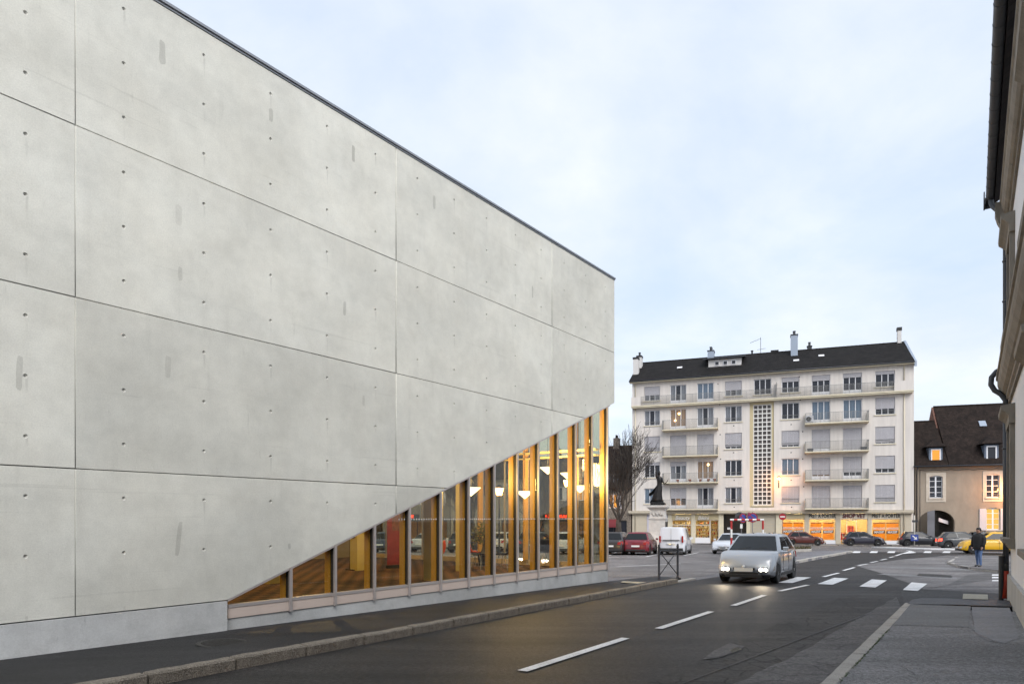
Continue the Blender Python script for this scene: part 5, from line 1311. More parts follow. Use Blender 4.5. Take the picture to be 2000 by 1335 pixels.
def make_car(kind, colour, label, cx, cy, heading, cat='car', name='parked_car', group=None, lights=None, metal=.0, seats=True):
    p = CARS[kind]; L, W, H = p['L'], p['W'], p['H']; hw = W / 2; f, r = L / 2, -L / 2
    t = thing(name, label, cat, group=group)
    body = paint('car_paint', colour, metal)
    # stations along the car
    xs = set([f, f - .02, f - .07, f - .16, f - .32, f - .55, r, r + .02, r + .06, r + .14, r + .3, p['a'], p['d'], 0, .4, -.4, p['a'] - .3])
    for xw in (p['xf'], p['xr']):
        for k in range(13):
            xs.add(round(xw + (p['r'] + .055) * math.cos(math.pi * k / 12), 4))
        xs.add(xw + p['r'] + .075); xs.add(xw - p['r'] - .075)
    xs = sorted(xs, reverse=True)
    def wfac(x):
        df, dr = f - x, x - r; k = 1.0
        for q in (df, dr):
            if q < .6: k = min(k, lerp(.80, 1.0, min(1, q / .6) ** .42))
        return k
    def top(x):
        if x > p['a']:
            u = (x - p['a']) / (f - p['a']); z = lerp(p['belt'] + .02, p['hood'] + .03, u ** 1.9)
            if f - x < .16: z = lerp(p['hood'] - .16, z, ((f - x) / .16) ** .5)
            return z
        if x < p['d']:
            u = (p['d'] - x) / max(.05, (p['d'] - r)); z = lerp(p['deck'], p['deck'] - .06, u)
            if x - r < .08: z = lerp(p['deck'] - .13, z, ((x - r) / .08) ** .5)
            return z
        return lerp(p['deck'], p['belt'], min(1, max(0, (x - p['d']) / 1.2)))
    def low(x):
        z = .19
        e = min(f - x, x - r)
        if e < .3: z = lerp(.28, .19, e / .3)
        for xw in (p['xf'], p['xr']):
            q = (p['r'] + .055) ** 2 - (x - xw) ** 2
            if q > 0: z = max(z, p['r'] + math.sqrt(q))
        return z
    rings = []
    for x in xs:
        w = hw * wfac(x); z0, z1 = low(x), top(x); z0 = min(z0, z1 - .06); h = z1 - z0; pts = []
        for (u, v) in ((.93, 0), (.985, .10), (1.0, .42), (.985, .72), (.955, .90), (.90, .975), (.75, 1.0), (.40, 1.0), (0, 1.0)):
            crown = .022 * (1 - u * u) if v >= .97 else 0
            wf, wr = max(0, 1 - (f - x) / .8), max(0, 1 - (x - r) / .6); yy = u * wfac(x)
            pts.append((x - wf * (.17 * yy ** 2.4 + .11 * v * v) + wr * (.09 * yy ** 2.4 + .05 * v * v), w * u, z0 + h * v + crown))
        rings.append(pts + [(q[0], -q[1], q[2]) for q in pts[-2::-1]])
    b = MB(); b.rings(rings); b.build('body', body, t, 62)
    b = MB(); b.box(r + .25, f - .25, -hw * .80, hw * .80, .17, .62); b.build('underbody', M['trimp'], t)
    # cabin: rounded frustum
    zb = p['belt'] - .03
    def ring(k, n=3):
        z = lerp(zb, H - .05, k); xa = lerp(p['a'] - .02, p['b'], k); xd = lerp(p['d'] + .02, p['c'], k); w = lerp(hw * .945, hw * (.80 if kind == 'van' else .70), k ** 1.25)
        bow = .10 * (1 - .3 * k); pts = []
        for (px_, py_) in ((xa, 0), (xa - bow * .25, .5), (xa - bow, .9), (xa - bow - .06, 1.0), ((xa + xd) / 2, 1.0), (xd + .08, 1.0), (xd + .02, .93), (xd, .5), (xd, 0)):
            pts.append((px_, py_ * w, z))
        return pts + [(q[0], -q[1], q[2]) for q in pts[-2:0:-1]]
    rr = [ring(k) for k in (0, .25, .5, .75, .92, 1.0)]
    tp = [(lerp(q[0], (p['b'] + p['c']) / 2, .06), q[1] * .90, H - .012) for q in rr[-1]]; tp2 = [(lerp(q[0], (p['b'] + p['c']) / 2, .3), q[1] * .55, H) for q in rr[-1]]
    b = MB(); b.rings(rr + [tp, tp2], caps=(False, True)); b.build('cabin', body, t, 55)
    R0, R1 = rr[0], rr[-1]
    def on(i, j, k, out=.006):
        """Point between ring corners i (at height fraction k)."""
        i0, i1 = i; a = Vector(ring(k)[i0]); c = Vector(ring(k)[i1]); q = a.lerp(c, j); return q
    def patch(name, i, j0, j1, k0, k1, off, m, parent=None, trap=(0, 0)):
        q = [on(i, j0, k0), on(i, j1, k0), on(i, lerp(j1, .5, trap[1]), k1), on(i, lerp(j0, .5, trap[0]), k1)]
        n = (q[1] - q[0]).cross(q[3] - q[0]).normalized(); c = sum(q, Vector()) / 4
        if n.dot(c - Vector(((p['b'] + p['c']) / 2, 0, .9))) < 0: n = -n
        bb = MB(); bb.prism([v + n * off for v in q], n * -.02); return bb.build(name, m, parent or t)
    N_ = len(R0)
    # windscreen and rear window are three facets each
    def wide(name, idx, k0, k1):
        bb = MB(); nn = len(idx); lo_ = [Vector(ring(k0)[i]) for i in idx]; hi_ = [Vector(ring(k1)[i]) for i in idx]; mid = [a.lerp(c, .5) for a, c in zip(lo_, hi_)]
        sgn = 1 if idx[0] < 4 or idx[-1] < 4 else -1
        o = Vector((.012 * sgn, 0, .008))
        bb.add([v + o for v in lo_] + [v + o for v in hi_], [(i, i + 1, nn + i + 1, nn + i) for i in range(nn - 1)]); return bb.build(name, M['carglass'], t)
    wide('windscreen', [N_ - 2, N_ - 1, 0, 1, 2], .10, .93)
    if kind != 'van': wide('rear_window', [6, 7, 8, 9, 10], .14 if kind != 'coupe' else .06, .90)
    side = ((3, 5), (N_ - 3, N_ - 5))
    for sd in side:
        if kind == 'van': segs = ((.06, .34),)
        elif kind == 'coupe': segs = ((.05, .52), (.56, .90))
        else: segs = ((.06, .46), (.49, .78), (.81, .95)) if kind == 'estate' else ((.05, .50), (.53, .90))
        for i, (j0, j1) in enumerate(segs): patch('side_window', sd, j0, j1, .14, .88, .010, M['carglass'], None, (.10 if i == 0 else 0, .10 if i == len(segs) - 1 and kind != 'van' else 0))
    # wheels
    ty, rm, bk = wheel_meshes(p['r'])
    for xw in (p['xf'], p['xr']):
        for s in (-1, 1):
            o = link('wheel', ty, t, (xw, s * (hw - .115), p['r'])); o.rotation_euler = (0, 0, 0 if s < 0 else math.pi)
            link('rim', rm, o); link('brake_disc', bk, o)
    # lamps, plates, bumpers, mirrors, seams
    lit = lights == 'front'
    for s in (-1, 1):
        z0 = p['hood'] - .33; hl = M['headlit'] if lit else M['head']
        def nose(k, z, o=.012): v = min(1, max(0, (z - .28) / (p['hood'] - .16 - .28))); return (f - .17 * k ** 2.4 - .11 * v * v + o, s * hw * k, z)
        def tailp(k, z, o=.012): v = min(1, max(0, (z - .28) / (p['deck'] - .13 - .28))); return (r + .09 * k ** 2.4 + .05 * v * v - o, s * hw * k, z)
        b = MB(); b.prism([nose(.46, z0 + .05), nose(.62, z0 + .03), nose(.78, z0 + .03), nose(.79, z0 + .15), nose(.62, z0 + .155), nose(.46, z0 + .12)], (-.07, 0, 0)); o = b.build('headlight', M['trimp'] if lit else hl, t)
        if lit:
            for kk in (.56, .71):
                q_ = nose(kk, z0 + .085, .0); b = MB(); b.lathe([(.0, .03), (.035, .028), (.048, .012), (.048, -.02)], 14, q_, 'x'); b.build('lamp_lens', hl, o, True)
        b = MB(); b.prism([nose(.795, z0 + .01, .006), (f - .36, s * hw * .965, z0 + .07), (f - .40, s * hw * .955, z0 + .19), nose(.795, z0 + .14, .006)], (-.02, -s * .05, 0)); b.build('indicator', M['lens'], o)
        if lit:
            li = bpy.data.lights.new('headlight_beam', 'SPOT'); li.energy = 22; li.color = (1, .80, .55); li.spot_size = R(80); li.spot_blend = .9; li.shadow_soft_size = .08
            lo = bpy.data.objects.new('headlight_beam', li); lo.parent = t; lo.location = (f + .03, s * hw * .66, z0 + .08); lo.rotation_euler = (0, R(-86), 0); COL.objects.link(lo)
        tl_ = M['taillit'] if lights == 'rear' else M['tail']
        b = MB()
        if kind == 'van': b.box(r - .014, r + .12, s * hw * .82 - .05, s * hw * .82 + .05, .80, 1.22)
        else:
            b.prism([tailp(.56, .66), tailp(.79, .66), tailp(.79, .86), tailp(.60, .83)], (.06, 0, 0))
            b.prism([tailp(.795, .66, .006), (r + .26, s * hw * .965, .70), (r + .30, s * hw * .95, .90), tailp(.795, .87, .006)], (.02, -s * .05, 0))
        b.build('taillight', tl_, t)
        b = MB(); mx_ = p['a'] - .28; b.rings([[(mx_ + dx, s * (hw + .02 + .15 * k), p['belt'] + .03 + .10 * v) for dx, v in ((.05, 0), (.05, .9), (-.05, 1.1), (-.05, -.1))] for k in (0, .25, 1.0)]); b.build('mirror', body, t, 50)
        for xs_ in ((p['a'] - .42, -.28, -1.12) if kind in ('hatch', 'estate') else (p['a'] - .45, -.62)):
            b = MB(); b.box(xs_ - .006, xs_ + .006, s * (hw - .012), s * (hw + .002), .34, p['belt'] - .05); b.build('door_seam', M['trimp'], t)
        b = MB(); b.box(-.38, -.2, s * (hw - .005), s * (hw + .02), .76, .79); b.build('door_handle', body, t)
        b = MB(); b.box(p['xr'] + p['r'] + .08, p['xf'] - p['r'] - .08, s * (hw - .02), s * (hw + .004), .22, .30); b.build('sill_trim', M['trimp'], t)
    b = MB(); b.box(r - .018, r + .02, -.26, .26, .52 if kind != 'van' else .70, .63 if kind != 'van' else .81); b.build('number_plate', M['plate'], t)
    b = MB(); b.box(f - .02, f + .012, -.26, .26, .36, .47); b.build('number_plate', M['plate'], t)
    b = MB(); b.box(f - .03, f + .004, -.42, .42, .28, .345); b.box(f - .16, f - .045, -hw * .36, hw * .36, p['hood'] - .25, p['hood'] - .19); b.build('grille', M['trimp'], t)
    b = MB(); b.box(f - .04, f + .006, -hw * .62, hw * .62, .20, .275); b.build('air_intake', M['trimp'], t)
    b = MB(); b.tube([(p['a'] + .02, -hw * .50, p['belt'] + .035), (p['a'] - .10, -hw * .05, p['belt'] + .12)], .010, 5); b.tube([(p['a'] + .03, hw * .05, p['belt'] + .04), (p['a'] - .10, hw * .50, p['belt'] + .12)], .010, 5); b.build('wiper', M['trimp'], t)
    b = MB(); b.lathe([(.0, .02), (.04, .016), (.045, .0)], 14, (f - .055, 0, p['hood'] - .155), 'x'); b.build('emblem', M['rim'], t, True)
    b = MB(); b.box(r - .015, r + .1, -hw * .74, hw * .74, .27, .38); b.build('rear_bumper', M['trimp'], t)
    if kind == 'van':
        b = MB(); b.box(r - .022, r + .02, -hw * .60, hw * .60, .92, .97); b.box(r - .018, r - .005, .0, .012, .45, 1.68); b.build('door_bar', M['trimp'], t)
        b = MB(); b.box(r - .02, r + .15, -hw * .84, hw * .84, .26, .44); b.build('rear_bumper', M['trimp'], t)
    h = Vector(heading).normalized()
    return on_street(t, cx, cy, math.atan2(h.y, h.x), 0.0)
U = AN.copy()                                  # nose towards the block
def rear_at(px, py, ax, L): q = G(px, py).xy; return q + Vector(ax).normalized() * L / 2
pg = 'cars parked in the square'
q = rear_at(1241, 1083.5, U, 4.0); make_car('hatch', (.155, .006, .016), 'dark red hatchback parked tail towards the street beside the white van', q.x, q.y, U, group=pg)
q = rear_at(1311, 1083, U, 4.45); make_car('van', (.62, .64, .68), 'white panel van parked beside the dark red hatchback', q.x, q.y, U, 'van', 'parked_van', pg)
q = rear_at(1192, 1083, U, 4.0); make_car('estate', (.025, .022, .022), 'dark estate car parked between the glazed corner and the dark red hatchback', q.x, q.y, U, group=pg)
q = G(1252, 1070).xy; make_car('hatch', (.20, .01, .015), 'bright red car whose roof shows behind the dark red hatchback', q.x - .6, 57, U, group=pg)
make_car('coupe', (.40, .41, .44), 'silver coupe standing side-on behind the white van', .372 * 70.5, 70.5, AE, group=pg, metal=.3)
ax = Vector((.50, .866)); q = rear_at(1413, 1081.5, ax, 4.55); make_car('coupe', (.60, .63, .68), 'white coupe facing the street beside the red and white height barrier', q.x, q.y, -ax, group=pg)
make_car('hatch', (.36, .38, .41), 'silver hatchback driving on the road with its headlights lit', 7.85, 21.7, -KD, name='moving_car', lights='front', metal=.35)
make_car('hatch', (.085, .014, .008), 'brown-red hatchback in front of the first orange poster window', .4275 * 72.2 + .1, 72.2, AE)
make_car('hatch', (.012, .010, .022), 'dark violet hatchback parked in front of the middle of the clothes shop', .5153 * 70.2, 70.2, AE, group='cars parked by the clothes shop')
make_car('hatch', (.008, .008, .012), 'black hatchback parked between the clothes shop and the archway', .5985 * 68.0, 68.0, AE, group='cars parked by the clothes shop')
make_car('hatch', (.030, .032, .036), 'dark grey hatchback driving past the archway with red tail lamps lit', .661 * 58.5, 58.5, AE, name='moving_car', lights='rear')
make_car('estate', (.012, .014, .018), 'black estate car parked under the white-shuttered window', .705 * 66.5, 66.5, HE, name='parked_car')
make_car('hatch', (.75, .42, .015), 'yellow car behind the pedestrian, half hidden by the downpipe', 32.7, 46.6, -AE, name='moving_car')
# cars seen through the glazed corner
for (px, Y, kind, c, lab) in ((1110, 47, 'hatch', (.55, .57, .6), 'white hatchback seen through the glass bays at the corner'), (1050, 50, 'estate', (.03, .035, .045), 'dark estate car seen through the middle glass bays'),
                              (985, 53, 'hatch', (.45, .46, .48), 'silver hatchback seen through the glass behind the navy chair'), (915, 50, 'hatch', (.03, .03, .035), 'black hatchback seen through the glass behind the pendant lamp'),
                              (845, 52, 'coupe', (.5, .52, .55), 'white coupe seen through the glass behind the orange chair'), (770, 50, 'hatch', (.04, .05, .09), 'blue hatchback seen through the glass behind the red poster')):
    make_car(kind, c, lab, (px - 1000) / F * Y, Y, U, group='cars seen through the glass')
# ------------------------------------------------------------------ trees
def bare_tree(name, label, x, y, height, spread, seed, r0=.22, group=None, depth=6, fork=.26):
    t = thing(name, label, 'tree', (x, y, gz(y)), 0, group); r = random.Random(seed); tr, cr_ = MB(), MB(); bark = M['bark']
    def grow(p, d, ln, rad, lv):
        n = 3 if lv > 2 else 4; pts = [p]; rs = [rad]; q = p.copy(); dd = d.copy()
        for i in range(n):
            dd = (dd + Vector((r.gauss(0, .13), r.gauss(0, .13), r.gauss(.07, .09)))).normalized(); q = q + dd * ln / n; pts.append(q.copy()); rs.append(max(.0095, rad * (1 - .42 * (i + 1) / n)))
        (tr if lv == 0 else cr_).tube(pts, rs, 9 if lv < 2 else (5 if lv < 4 else 3), cap=lv < 2)
        if lv >= depth: return
        kids = {0: 4, 1: 4, 2: 4}.get(lv, 3)
        for k in range(kids):
            u = 1.0 if k == 0 else r.uniform(.35, .95); i = min(n - 1, int(u * n)); base = pts[i].lerp(pts[i + 1], u * n - i) if u < 1 else pts[-1]
            a = Vector((r.gauss(0, 1), r.gauss(0, 1), r.gauss(0, .35))).normalized(); s = r.uniform(.45, .95) * spread * (.55 if k == 0 else 1.0)
            nd = (dd + a * s).normalized(); nd.z = max(nd.z, -.15); nd.normalize()
            grow(base, nd, ln * r.uniform(.66, .88), rs[min(n, i + 1)] * r.uniform(.55, .75), lv + 1)
    grow(Vector((0, 0, -.05)), Vector((r.uniform(-.05, .05), r.uniform(-.05, .05), 1)), height * fork, r0, 0)
    tr.build('trunk', bark, t, True, False); cr_.build('crown', bark, t, True, False)
    return t
M['bark'] = mat('dark_bark', (.052, .043, .036), .95, var=.3, vscale=6, bump=.5, bscale=20)
bare_tree('bare_tree', 'large leafless tree beside the glazed corner in front of the stone house', .1535 * 50, 50, 13.6, .60, 11, .31, depth=6, fork=.18)
g_ = 'leafless trees seen through the glass'
bare_tree('bare_tree', 'leafless tree seen through the glass left of the bronze lamp glow', -.055 * 60, 60, 13, .8, 5, .24, g_, 6, .18)
bare_tree('bare_tree', 'leafless tree seen through the glass near the slanting corner', .035 * 64, 64, 13.5, .8, 7, .24, g_, 6, .18)
# ------------------------------------------------------------------ statue on its pedestal
sx_, sy_ = .2140 * 55.5, 55.5; SB = gz(sy_)
ped = thing('stone_pedestal', 'tall pale carved stone pedestal carrying the bronze statue', 'pedestal', (sx_, sy_, SB), math.atan2(AE.y, AE.x))
pmat = mat('pale_limestone', (.52, .50, .47), .85, var=.14, vscale=3, bump=.35, bscale=18)
def sq(w, z, d=None): d = d or w; return [(-w, -d, z), (w, -d, z), (w, d, z), (-w, d, z)]
b = MB(); b.rings([sq(1.02, 0), sq(1.02, .35), sq(.92, .36), sq(.92, .62), sq(.82, .95), sq(.72, 1.25), sq(.69, 1.45)]); b.build('base', pmat, ped)
b = MB(); b.rings([sq(.66, 1.452), sq(.63, 2.45), sq(.69, 2.50), sq(.69, 2.60)]); b.build('die', pmat, ped)
b = MB(); b.rings([sq(.60, 2.602), sq(.57, 3.22), sq(.62, 3.28), sq(.76, 3.44), sq(.80, 3.46), sq(.80, 3.60), sq(.70, 3.62)]); b.build('cornice', pmat, ped)
b = MB()
for k in range(26): b.tube([(-.42 + .034 * k, -.60, 2.92 + .12 * math.sin(k * .9)), (-.40 + .034 * k, -.62, 2.90 + .16 * math.cos(k * .7)), (-.38 + .034 * k, -.59, 2.88 + .1 * math.sin(k * 1.7))], .03, 5)
b.build('carved_garland', pmat, ped, True)
b = MB(); b.rings([[(.66 + .16 * c, -.3 + .3 * s * w, z) for c, s in [(math.cos(a * .785), math.sin(a * .785)) for a in range(8)]] for z, w in ((1.3, .7), (1.6, .8), (2.0, .65), (2.25, .5), (2.32, .3))]); b.build('bronze_figure_relief', mat('relief_bronze', (.025, .022, .02), .5, .4), ped, True)
st = thing('bronze_statue', 'dark bronze statue of a robed woman raising one arm', 'statue', (sx_, sy_, SB + 3.62), math.atan2(AE.y, AE.x))
bz = mat('dark_bronze', (.018, .017, .017), .42, .6, var=.3, vscale=4)
b = MB(); b.rings([sq(.62, 0, .5), sq(.60, .16, .48), sq(.50, .24, .42), sq(.30, .30, .3)]); b.build('bronze_base', bz, st)
def robe(z, cx_, cy_, rx, ry, amp, ph, n=28):
    return [(cx_ + rx * math.cos(a) * (1 + amp * math.sin(7 * a + ph)), cy_ + ry * math.sin(a) * (1 + amp * math.sin(7 * a + ph)), z) for a in [2 * math.pi * k / n for k in range(n)]]
b = MB(); b.rings([robe(.22, -.05, 0, .46, .36, .10, 0), robe(.5, -.10, 0, .44, .34, .12, .3), robe(.85, -.06, 0, .37, .30, .12, .7), robe(1.2, .02, 0, .31, .26, .09, 1.1), robe(1.5, .09, 0, .25, .21, .06, 1.5), robe(1.72, .12, 0, .20, .17, .04, 2),
                   robe(1.95, .12, 0, .22, .18, .03, 2), robe(2.15, .11, 0, .25, .17, .02, 2), robe(2.28, .10, 0, .22, .14, .0, 2), robe(2.36, .09, 0, .09, .09, 0, 0), robe(2.46, .08, -.01, .075, .08, 0, 0),
                   robe(2.50, .08, -.02, .10, .11, 0, 0), robe(2.60, .08, -.02, .125, .135, 0, 0), robe(2.70, .08, -.01, .12, .13, .03, 0), robe(2.78, .08, 0, .07, .08, 0, 0)])
# raised arm with hand, lowered arm holding a sprig, streaming cloak, trailing foot of the robe
b.tube([(-.08, 0, 2.20), (-.16, -.02, 2.45), (-.17, -.02, 2.72), (-.20, -.02, 2.98), (-.21, -.02, 3.08)], [.095, .08, .065, .045, .05], 9)
for k in range(4): b.tube([(-.21 + (k - 1.5) * .022, -.02, 3.06), (-.22 + (k - 1.5) * .03, -.03, 3.14), (-.22 + (k - 1.5) * .032, -.05, 3.20 - abs(k - 1.4) * .015)], [.016, .014, .009], 5)
b.tube([(-.19, -.02, 3.04), (-.14, -.05, 3.10)], [.018, .012], 5)
b.tube([(.30, 0, 2.18), (.42, -.04, 1.92), (.56, -.12, 1.74), (.70, -.2, 1.80)], [.09, .075, .055, .045], 9)
b.tube([(.66, -.2, 1.72), (.82, -.22, 1.95), (.96, -.2, 2.18)], [.03, .025, .008], 6); b.tube([(.66, -.2, 1.74), (.92, -.2, 1.70), (1.0, -.2, 1.76)], [.03, .04, .02], 6)
b.rings([[(x + .10 * math.cos(a), .05 + .16 * math.sin(a), z + .16 * math.cos(a + 1)) for a in [k * .785 for k in range(8)]] for x, z in ((.0, 1.6), (-.22, 1.35), (-.42, 1.12), (-.60, .95), (-.72, .90))])
b.rings([[(x + .12 * math.cos(a), .05 + .18 * math.sin(a), z + .12 * math.cos(a + 1)) for a in [k * .785 for k in range(8)]] for x, z in ((-.1, .9), (-.32, .62), (-.50, .42), (-.62, .28))])
b.tube([(-.40, .0, .5), (-.58, -.1, .2), (-.70, -.15, -.05)], [.05, .04, .025], 6)
b.build('bronze_figure', bz, st, True)
st.scale = (.92, .92, 1.0)
# ------------------------------------------------------------------ height barrier, signs, posts
M.update(rw_red=mat('barrier_red', (.36, .02, .02), .5), rw_white=mat('barrier_white', (.68, .68, .66), .5), galv=mat('galvanised_post', (.16, .16, .165), .5, .5),
         sign_blue=mat('sign_blue', (.03, .06, .26), .4), sign_red=mat('sign_red', (.30, .012, .018), .4), sign_back=mat('sign_back', (.06, .06, .065), .5, .4), anth=mat('anthracite_paint', (.02, .022, .03), .45))
gb = thing('height_barrier', 'red and white striped height barrier frame at the car park entrance', 'barrier', (G(1459, 1083).x, G(1459, 1083).y, gz(44)), math.atan2(AE.y, AE.x))
GWD = 1.92
def banded(p0, p1, rad, n, first, parent):
    p0, p1 = Vector(p0), Vector(p1)
    for i in range(n):
        b = MB(); b.tube([p0.lerp(p1, i / n), p0.lerp(p1, (i + 1) / n)], rad, 12); b.build('red_band' if (i + first) % 2 else 'white_band', M['rw_red' if (i + first) % 2 else 'rw_white'], parent, 40)
banded((-GWD / 2, 0, 0), (-GWD / 2, 0, 2.2), .065, 4, 0, gb); banded((GWD / 2, 0, 0), (GWD / 2, 0, 2.2), .065, 4, 0, gb); banded((-GWD / 2 - .07, 0, 2.26), (GWD / 2 + .07, 0, 2.26), .07, 9, 0, gb)
q = G(1497, 1083).xy
b = MB(); b.rings([sq(.19, -.05, .15), sq(.19, .82, .15), sq(.17, .86, .13)]); o = b.build('concrete_block', mat('grey_block', (.36, .35, .33), .9, var=.1, vscale=5)); o.location = (q.x + .25, q.y, gz(q.y)); o.rotation_euler = (0, 0, math.atan2(AE.y, AE.x)); tag(o, 'grey upright concrete block against the right post of the height barrier', 'block')
def disc_sign(parent, z, r, face, ang, x=0, y=-.06):
    """A round plate facing -y, turned by ang; face: 'noparking' or 'noentry'."""
    b = MB(); b.lathe([(.0, -.004), (r, -.004), (r, .008), (.0, .008)], 28, axis='y'); d = b.build('sign_plate', M['sign_back'], parent); d.location = (x, y, z); d.rotation_euler = (0, 0, ang)
    b = MB(); b.lathe([(.0, -.010), (r * .97, -.010), (r * .97, -.0045), (.0, -.0045)], 28, axis='y'); b.build('red_face', M['sign_red'] if face else M['rw_white'], d)
    if face == 'noparking':
        b = MB(); b.lathe([(.0, -.014), (r * .78, -.014), (r * .78, -.0105), (.0, -.0105)], 28, axis='y'); b.build('blue_field', M['sign_blue'], d)
        for s in (1,):
            b = MB(); w = r * .09; l = r * .80; c = math.sqrt(.5)
            b.prism([(-l * c - w * c, -.018, l * c - w * c), (-l * c + w * c, -.018, l * c + w * c), (l * c + w * c, -.018, -l * c + w * c), (l * c - w * c, -.018, -l * c - w * c)], (0, .0035, 0)); b.build('red_bar', M['sign_red'], d)
    elif face == 'noentry':
        b = MB(); b.box(-r * .68, r * .68, -.016, -.0105, -r * .16, r * .16); b.build('white_bar', M['rw_white'], d)
    return d
def post_thing(label, px, Y, h, name='sign_post', cat='traffic sign', rad=.03):
    x = (px - 1000) / F * Y; t = thing(name, label, cat, (x, Y, gz(Y)), math.atan2(AE.y, AE.x)); b = MB(); b.tube([(0, 0, -.05), (0, 0, h)], rad, 10); b.build('post', M['galv'], t, True); return t
t = post_thing('no-parking sign post with two discs behind the height barrier, nearer the passage', 1448, 46.5, 2.85)
disc_sign(t, 2.42, .33, 'noparking', .75, .10, -.07); disc_sign(t, 2.50, .33, '', 3.6, -.12, .02)
b = MB(); b.box(-.08, .08, -.06, -.045, 1.72, 2.02); b.build('notice_plate', M['rw_white'], t)
t = post_thing('no-parking sign post with two discs behind the height barrier, nearer the garage door', 1469.5, 46.5, 2.85)
disc_sign(t, 2.45, .33, 'noparking', .12, .02, -.07); disc_sign(t, 2.50, .33, 'noparking', 1.25, -.22, .0)
t = post_thing('round red no-entry sign on a pole by the first shop window', 1528.5, 72.5, 3.4); disc_sign(t, 3.05, .36, 'noentry', .2)
t = post_thing('blue keep-right arrow sign on a pale pole on the white-edged island', 1786, 63.5, 3.0, rad=.045); t.children[0].data.materials[0] = mat('pale_pole', (.5, .48, .42), .6)
b = MB(); b.box(-.31, .31, -.075, -.06, .62, 1.22); pl = b.build('arrow_plate', M['sign_blue'], t)
b = MB(); c = (0, .92)
for pts in ([(-.20, .16), (-.13, .22), (.10, .0), (.03, -.07)], [(.20, -.17), (.17, .10), (-.07, -.15)]): b.prism([(x, -.080, .92 + z) for x, z in pts], (0, .004, 0))
b.build('white_arrow', M['rw_white'], pl)
b = MB(); b.box(-.2, .3, -.05, -.03, 2.35, 2.55); b.build('side_plate', M['sign_back'], t)
# pedestrian barrier with a diagonal cross, at the end of the left pavement
pbx = G(1287, 1133.5, .05); pb2 = G(1323.5, 1131, .05)
d = (pb2.xy - pbx.xy)
t = thing('pedestrian_barrier', 'dark steel pedestrian barrier with crossed bars on the pavement edge', 'barrier', (pbx.x, pbx.y, gz(pbx.y, .06)), math.atan2(d.y, d.x)); Lb = max(.75, d.length)
for x in (0, Lb):
    b = MB(); b.lathe([(.045, 0), (.045, .06), (.034, .08), (.034, .97), (.045, .98), (.045, 1.0), (.03, 1.03), (.038, 1.06), (.0, 1.09)], 12, (x, 0, 0)); b.build('post', M['anth'], t, 40)
b = MB(); b.tube([(.03, 0, .90), (Lb - .03, 0, .90)], .018, 8); b.build('top_rail', M['anth'], t, True)
for (z0, z1) in ((.16, .86), (.86, .16)):
    b = MB(); b.tube([(.03, 0, z0), (Lb - .03, 0, z1)], .013, 8); b.build('cross_bar', M['anth'], t, True)
b = MB(); b.lathe([(.04, -.015), (.04, .015)], 10, (Lb / 2, 0, .51), 'y'); b.build('boss', M['anth'], t)
# black bollard at the near corner
q = G(1955.5, 1168, .03)
t = thing('bollard', 'plain black steel bollard at the foot of the corner downpipe', 'bollard', (q.x, q.y, gz(q.y, .0)), math.atan2(NB_D.y, NB_D.x))
b = MB(); b.lathe([(.05, 0), (.05, .98), (.035, 1.0), (.0, 1.005)], 16); b.build('shaft', M['dark'], t, 40); b = MB(); b.lathe([(.052, .985), (.052, 1.0), (.03, 1.012), (.0, 1.014)], 16); b.build('cap', M['nearstone'], t, 40)
# lanterns of the square; the tallest is added for a reflected wall lantern
for (px, py, Y, lab) in ((902, 983, 50, 'glowing orange lantern on a post seen through the glass, beside the brasserie'), (975, 958, 46, 'glowing orange lantern on a post seen through the glass, in the middle bays'), (1108, 942, 52, 'glowing orange lantern on a post seen through the glass at the corner bays'), (845, 992, 60, 'glowing orange lantern on a post seen through the glass, farthest along the row'), (1003, 940, 44, 'tallest glowing orange lantern, added for the reflection of a wall lantern above the navy chair')):
    x = (px - 1000) / F * Y; z = CZ + (1010 - py) / F * Y; g0 = gz(Y)
    t = thing('street_lantern', lab, 'street lamp', (x, Y, g0), 0, 'lanterns on the square'); hz = z - g0
    b = MB(); b.lathe([(.14, 0), (.12, .3), (.06, .5), (.045, hz - .35), (.06, hz - .3)], 10); b.build('post', M['anth'], t, 40)
    b = MB(); b.lathe([(.17, hz - .3), (.30, hz + .18), (.0, hz + .18)], 8); b.build('lantern_glass', M['amber'], t)
    b = MB(); b.lathe([(.34, hz + .182), (.28, hz + .24), (.08, hz + .42), (.0, hz + .46)], 8); b.build('lantern_roof', M['anth'], t)
    li = bpy.data.lights.new('lantern_light', 'POINT'); li.energy = 120; li.color = (1, .48, .15); li.shadow_soft_size = .2
    lo = bpy.data.objects.new('lantern_light', li); lo.parent = t; lo.location = (0, -.3, hz); COL.objects.link(lo)
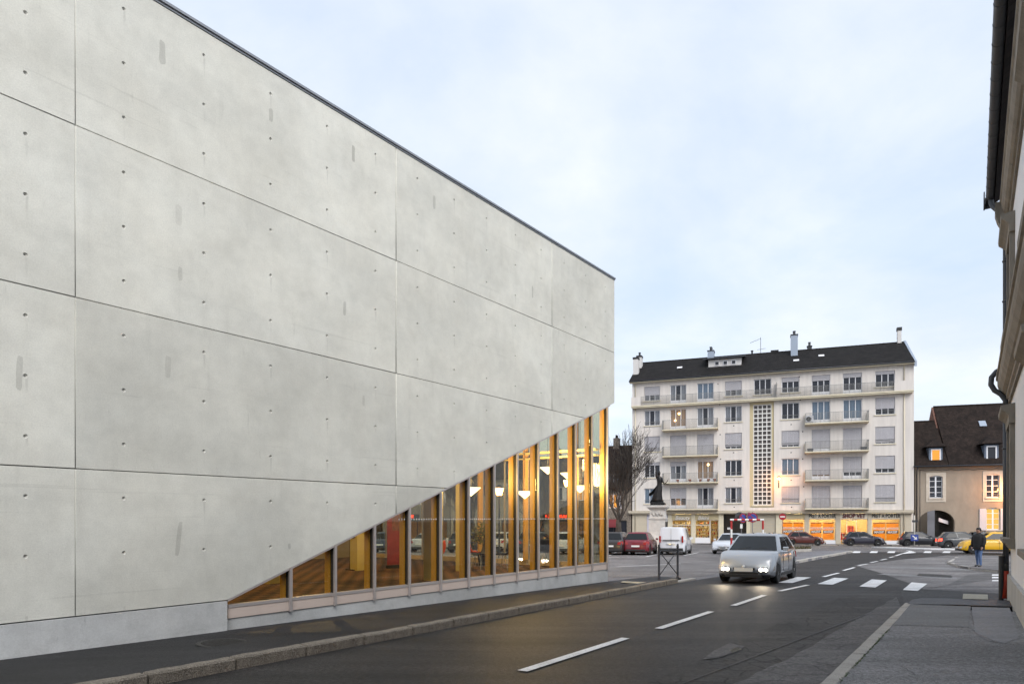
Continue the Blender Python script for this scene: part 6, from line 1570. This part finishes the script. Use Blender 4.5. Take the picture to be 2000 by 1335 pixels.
# ------------------------------------------------------------------ pedestrian
PX, PY = .684 * 27.6, 27.6
P = thing('person', 'pedestrian in a black jacket and blue jeans standing on the traffic island', 'person', (PX, PY, gz(PY, .09)), R(200))
skin, jean, coatm, shoe, hair = mat('skin', (.30, .17, .12), .6), mat('blue_jeans', (.07, .12, .24), .85, var=.25, vscale=9), mat('black_jacket', (.008, .008, .010), .8), mat('dark_shoe', (.02, .018, .018), .5), mat('dark_hair', (.015, .012, .01), .7)
S_ = 1.58 / 1.75
sk = {'pel': (0, 0, .95, .15), 'bel': (0, 0, 1.10, .15), 'che': (.0, 0, 1.30, .17), 'nec': (.02, 0, 1.48, .065), 'hd1': (.035, 0, 1.58, .085), 'hd2': (.04, 0, 1.67, .095), 'hd3': (.03, 0, 1.735, .06)}
for s, n in ((1, 'l'), (-1, 'r')):
    sk.update({n + 'hip': (0, s * .10, .90, .10), n + 'kn': (.05 * s + .03, s * .105, .49, .068), n + 'an': (-.02 + .06 * s, s * .11, .09, .045), n + 'to': (.15 + .06 * s, s * .13, .035, .038),
               n + 'sh': (0, s * .19, 1.41, .075), n + 'el': (.02, s * .25, 1.14, .055), n + 'wr': (.10, s * .23, .92, .04), n + 'ha': (.13, s * .22, .85, .045), n + 'fi': (.15, s * .21, .78, .025)})
ed = [('pel', 'bel'), ('bel', 'che'), ('che', 'nec'), ('nec', 'hd1'), ('hd1', 'hd2'), ('hd2', 'hd3')]
for n in 'lr': ed += [('pel', n + 'hip'), (n + 'hip', n + 'kn'), (n + 'kn', n + 'an'), (n + 'an', n + 'to'), ('che', n + 'sh'), (n + 'sh', n + 'el'), (n + 'el', n + 'wr'), (n + 'wr', n + 'ha'), (n + 'ha', n + 'fi')]
ks = list(sk); me = bpy.data.meshes.new('body')
me.from_pydata([tuple(c * S_ for c in sk[k][:3]) for k in ks], [(ks.index(a), ks.index(c)) for a, c in ed], [])
tmp = bpy.data.objects.new('body', me); COL.objects.link(tmp)
sm_ = tmp.modifiers.new('s', 'SKIN'); sb = tmp.modifiers.new('u', 'SUBSURF'); sb.levels = sb.render_levels = 2
for i, k in enumerate(ks):
    v = me.skin_vertices[0].data[i]; v.radius = (sk[k][3] * S_, sk[k][3] * S_); v.use_root = (k == 'pel')
bpy.context.view_layer.update()
bme = bpy.data.meshes.new_from_object(tmp.evaluated_get(bpy.context.evaluated_depsgraph_get())); bpy.data.objects.remove(tmp)
bme.materials.clear()
for m_ in (jean, coatm, skin, shoe): bme.materials.append(m_)
for f_ in bme.polygons:
    z = f_.center.z / S_; f_.use_smooth = True
    f_.material_index = 3 if z < .10 else (0 if z < .93 and abs(f_.center.y) < .19 * S_ else (2 if z < .90 else (1 if z < 1.50 else 2)))
link('body', bme, P)
def oval(z, x, rx, ry, n=18): return [((x + rx * math.cos(2 * math.pi * k / n)) * S_, ry * math.sin(2 * math.pi * k / n) * S_, z * S_) for k in range(n)]
b = MB(); b.rings([oval(.78, .01, .185, .225), oval(.80, .01, .20, .24), oval(1.0, .0, .185, .225), oval(1.2, .0, .19, .235), oval(1.36, .0, .18, .25), oval(1.45, .0, .14, .19), oval(1.50, .01, .085, .09), oval(1.54, .01, .08, .085)], caps=(False, False)); b.build('jacket', coatm, P, True)
for s in (1, -1):
    b = MB(); b.tube([tuple(c * S_ for c in q) for q in ((0, s * .17, 1.42), (.01, s * .235, 1.28), (.02, s * .26, 1.13), (.06, s * .25, 1.02), (.10, s * .235, .91))], [.09 * S_, .088 * S_, .075 * S_, .068 * S_, .06 * S_], 12); b.build('sleeve', coatm, P, True)
b = MB(); b.rings([oval(1.60, -.005, .092, .088), oval(1.66, .01, .105, .10), oval(1.72, .02, .10, .095), oval(1.765, .03, .06, .055)]); b.build('hair', hair, P, True)
b = MB(); b.tube([tuple(c * S_ for c in q) for q in ((.125, 0, 1.645), (.15, 0, 1.615), (.128, 0, 1.605))], .012 * S_, 6); b.build('nose', skin, P, True)
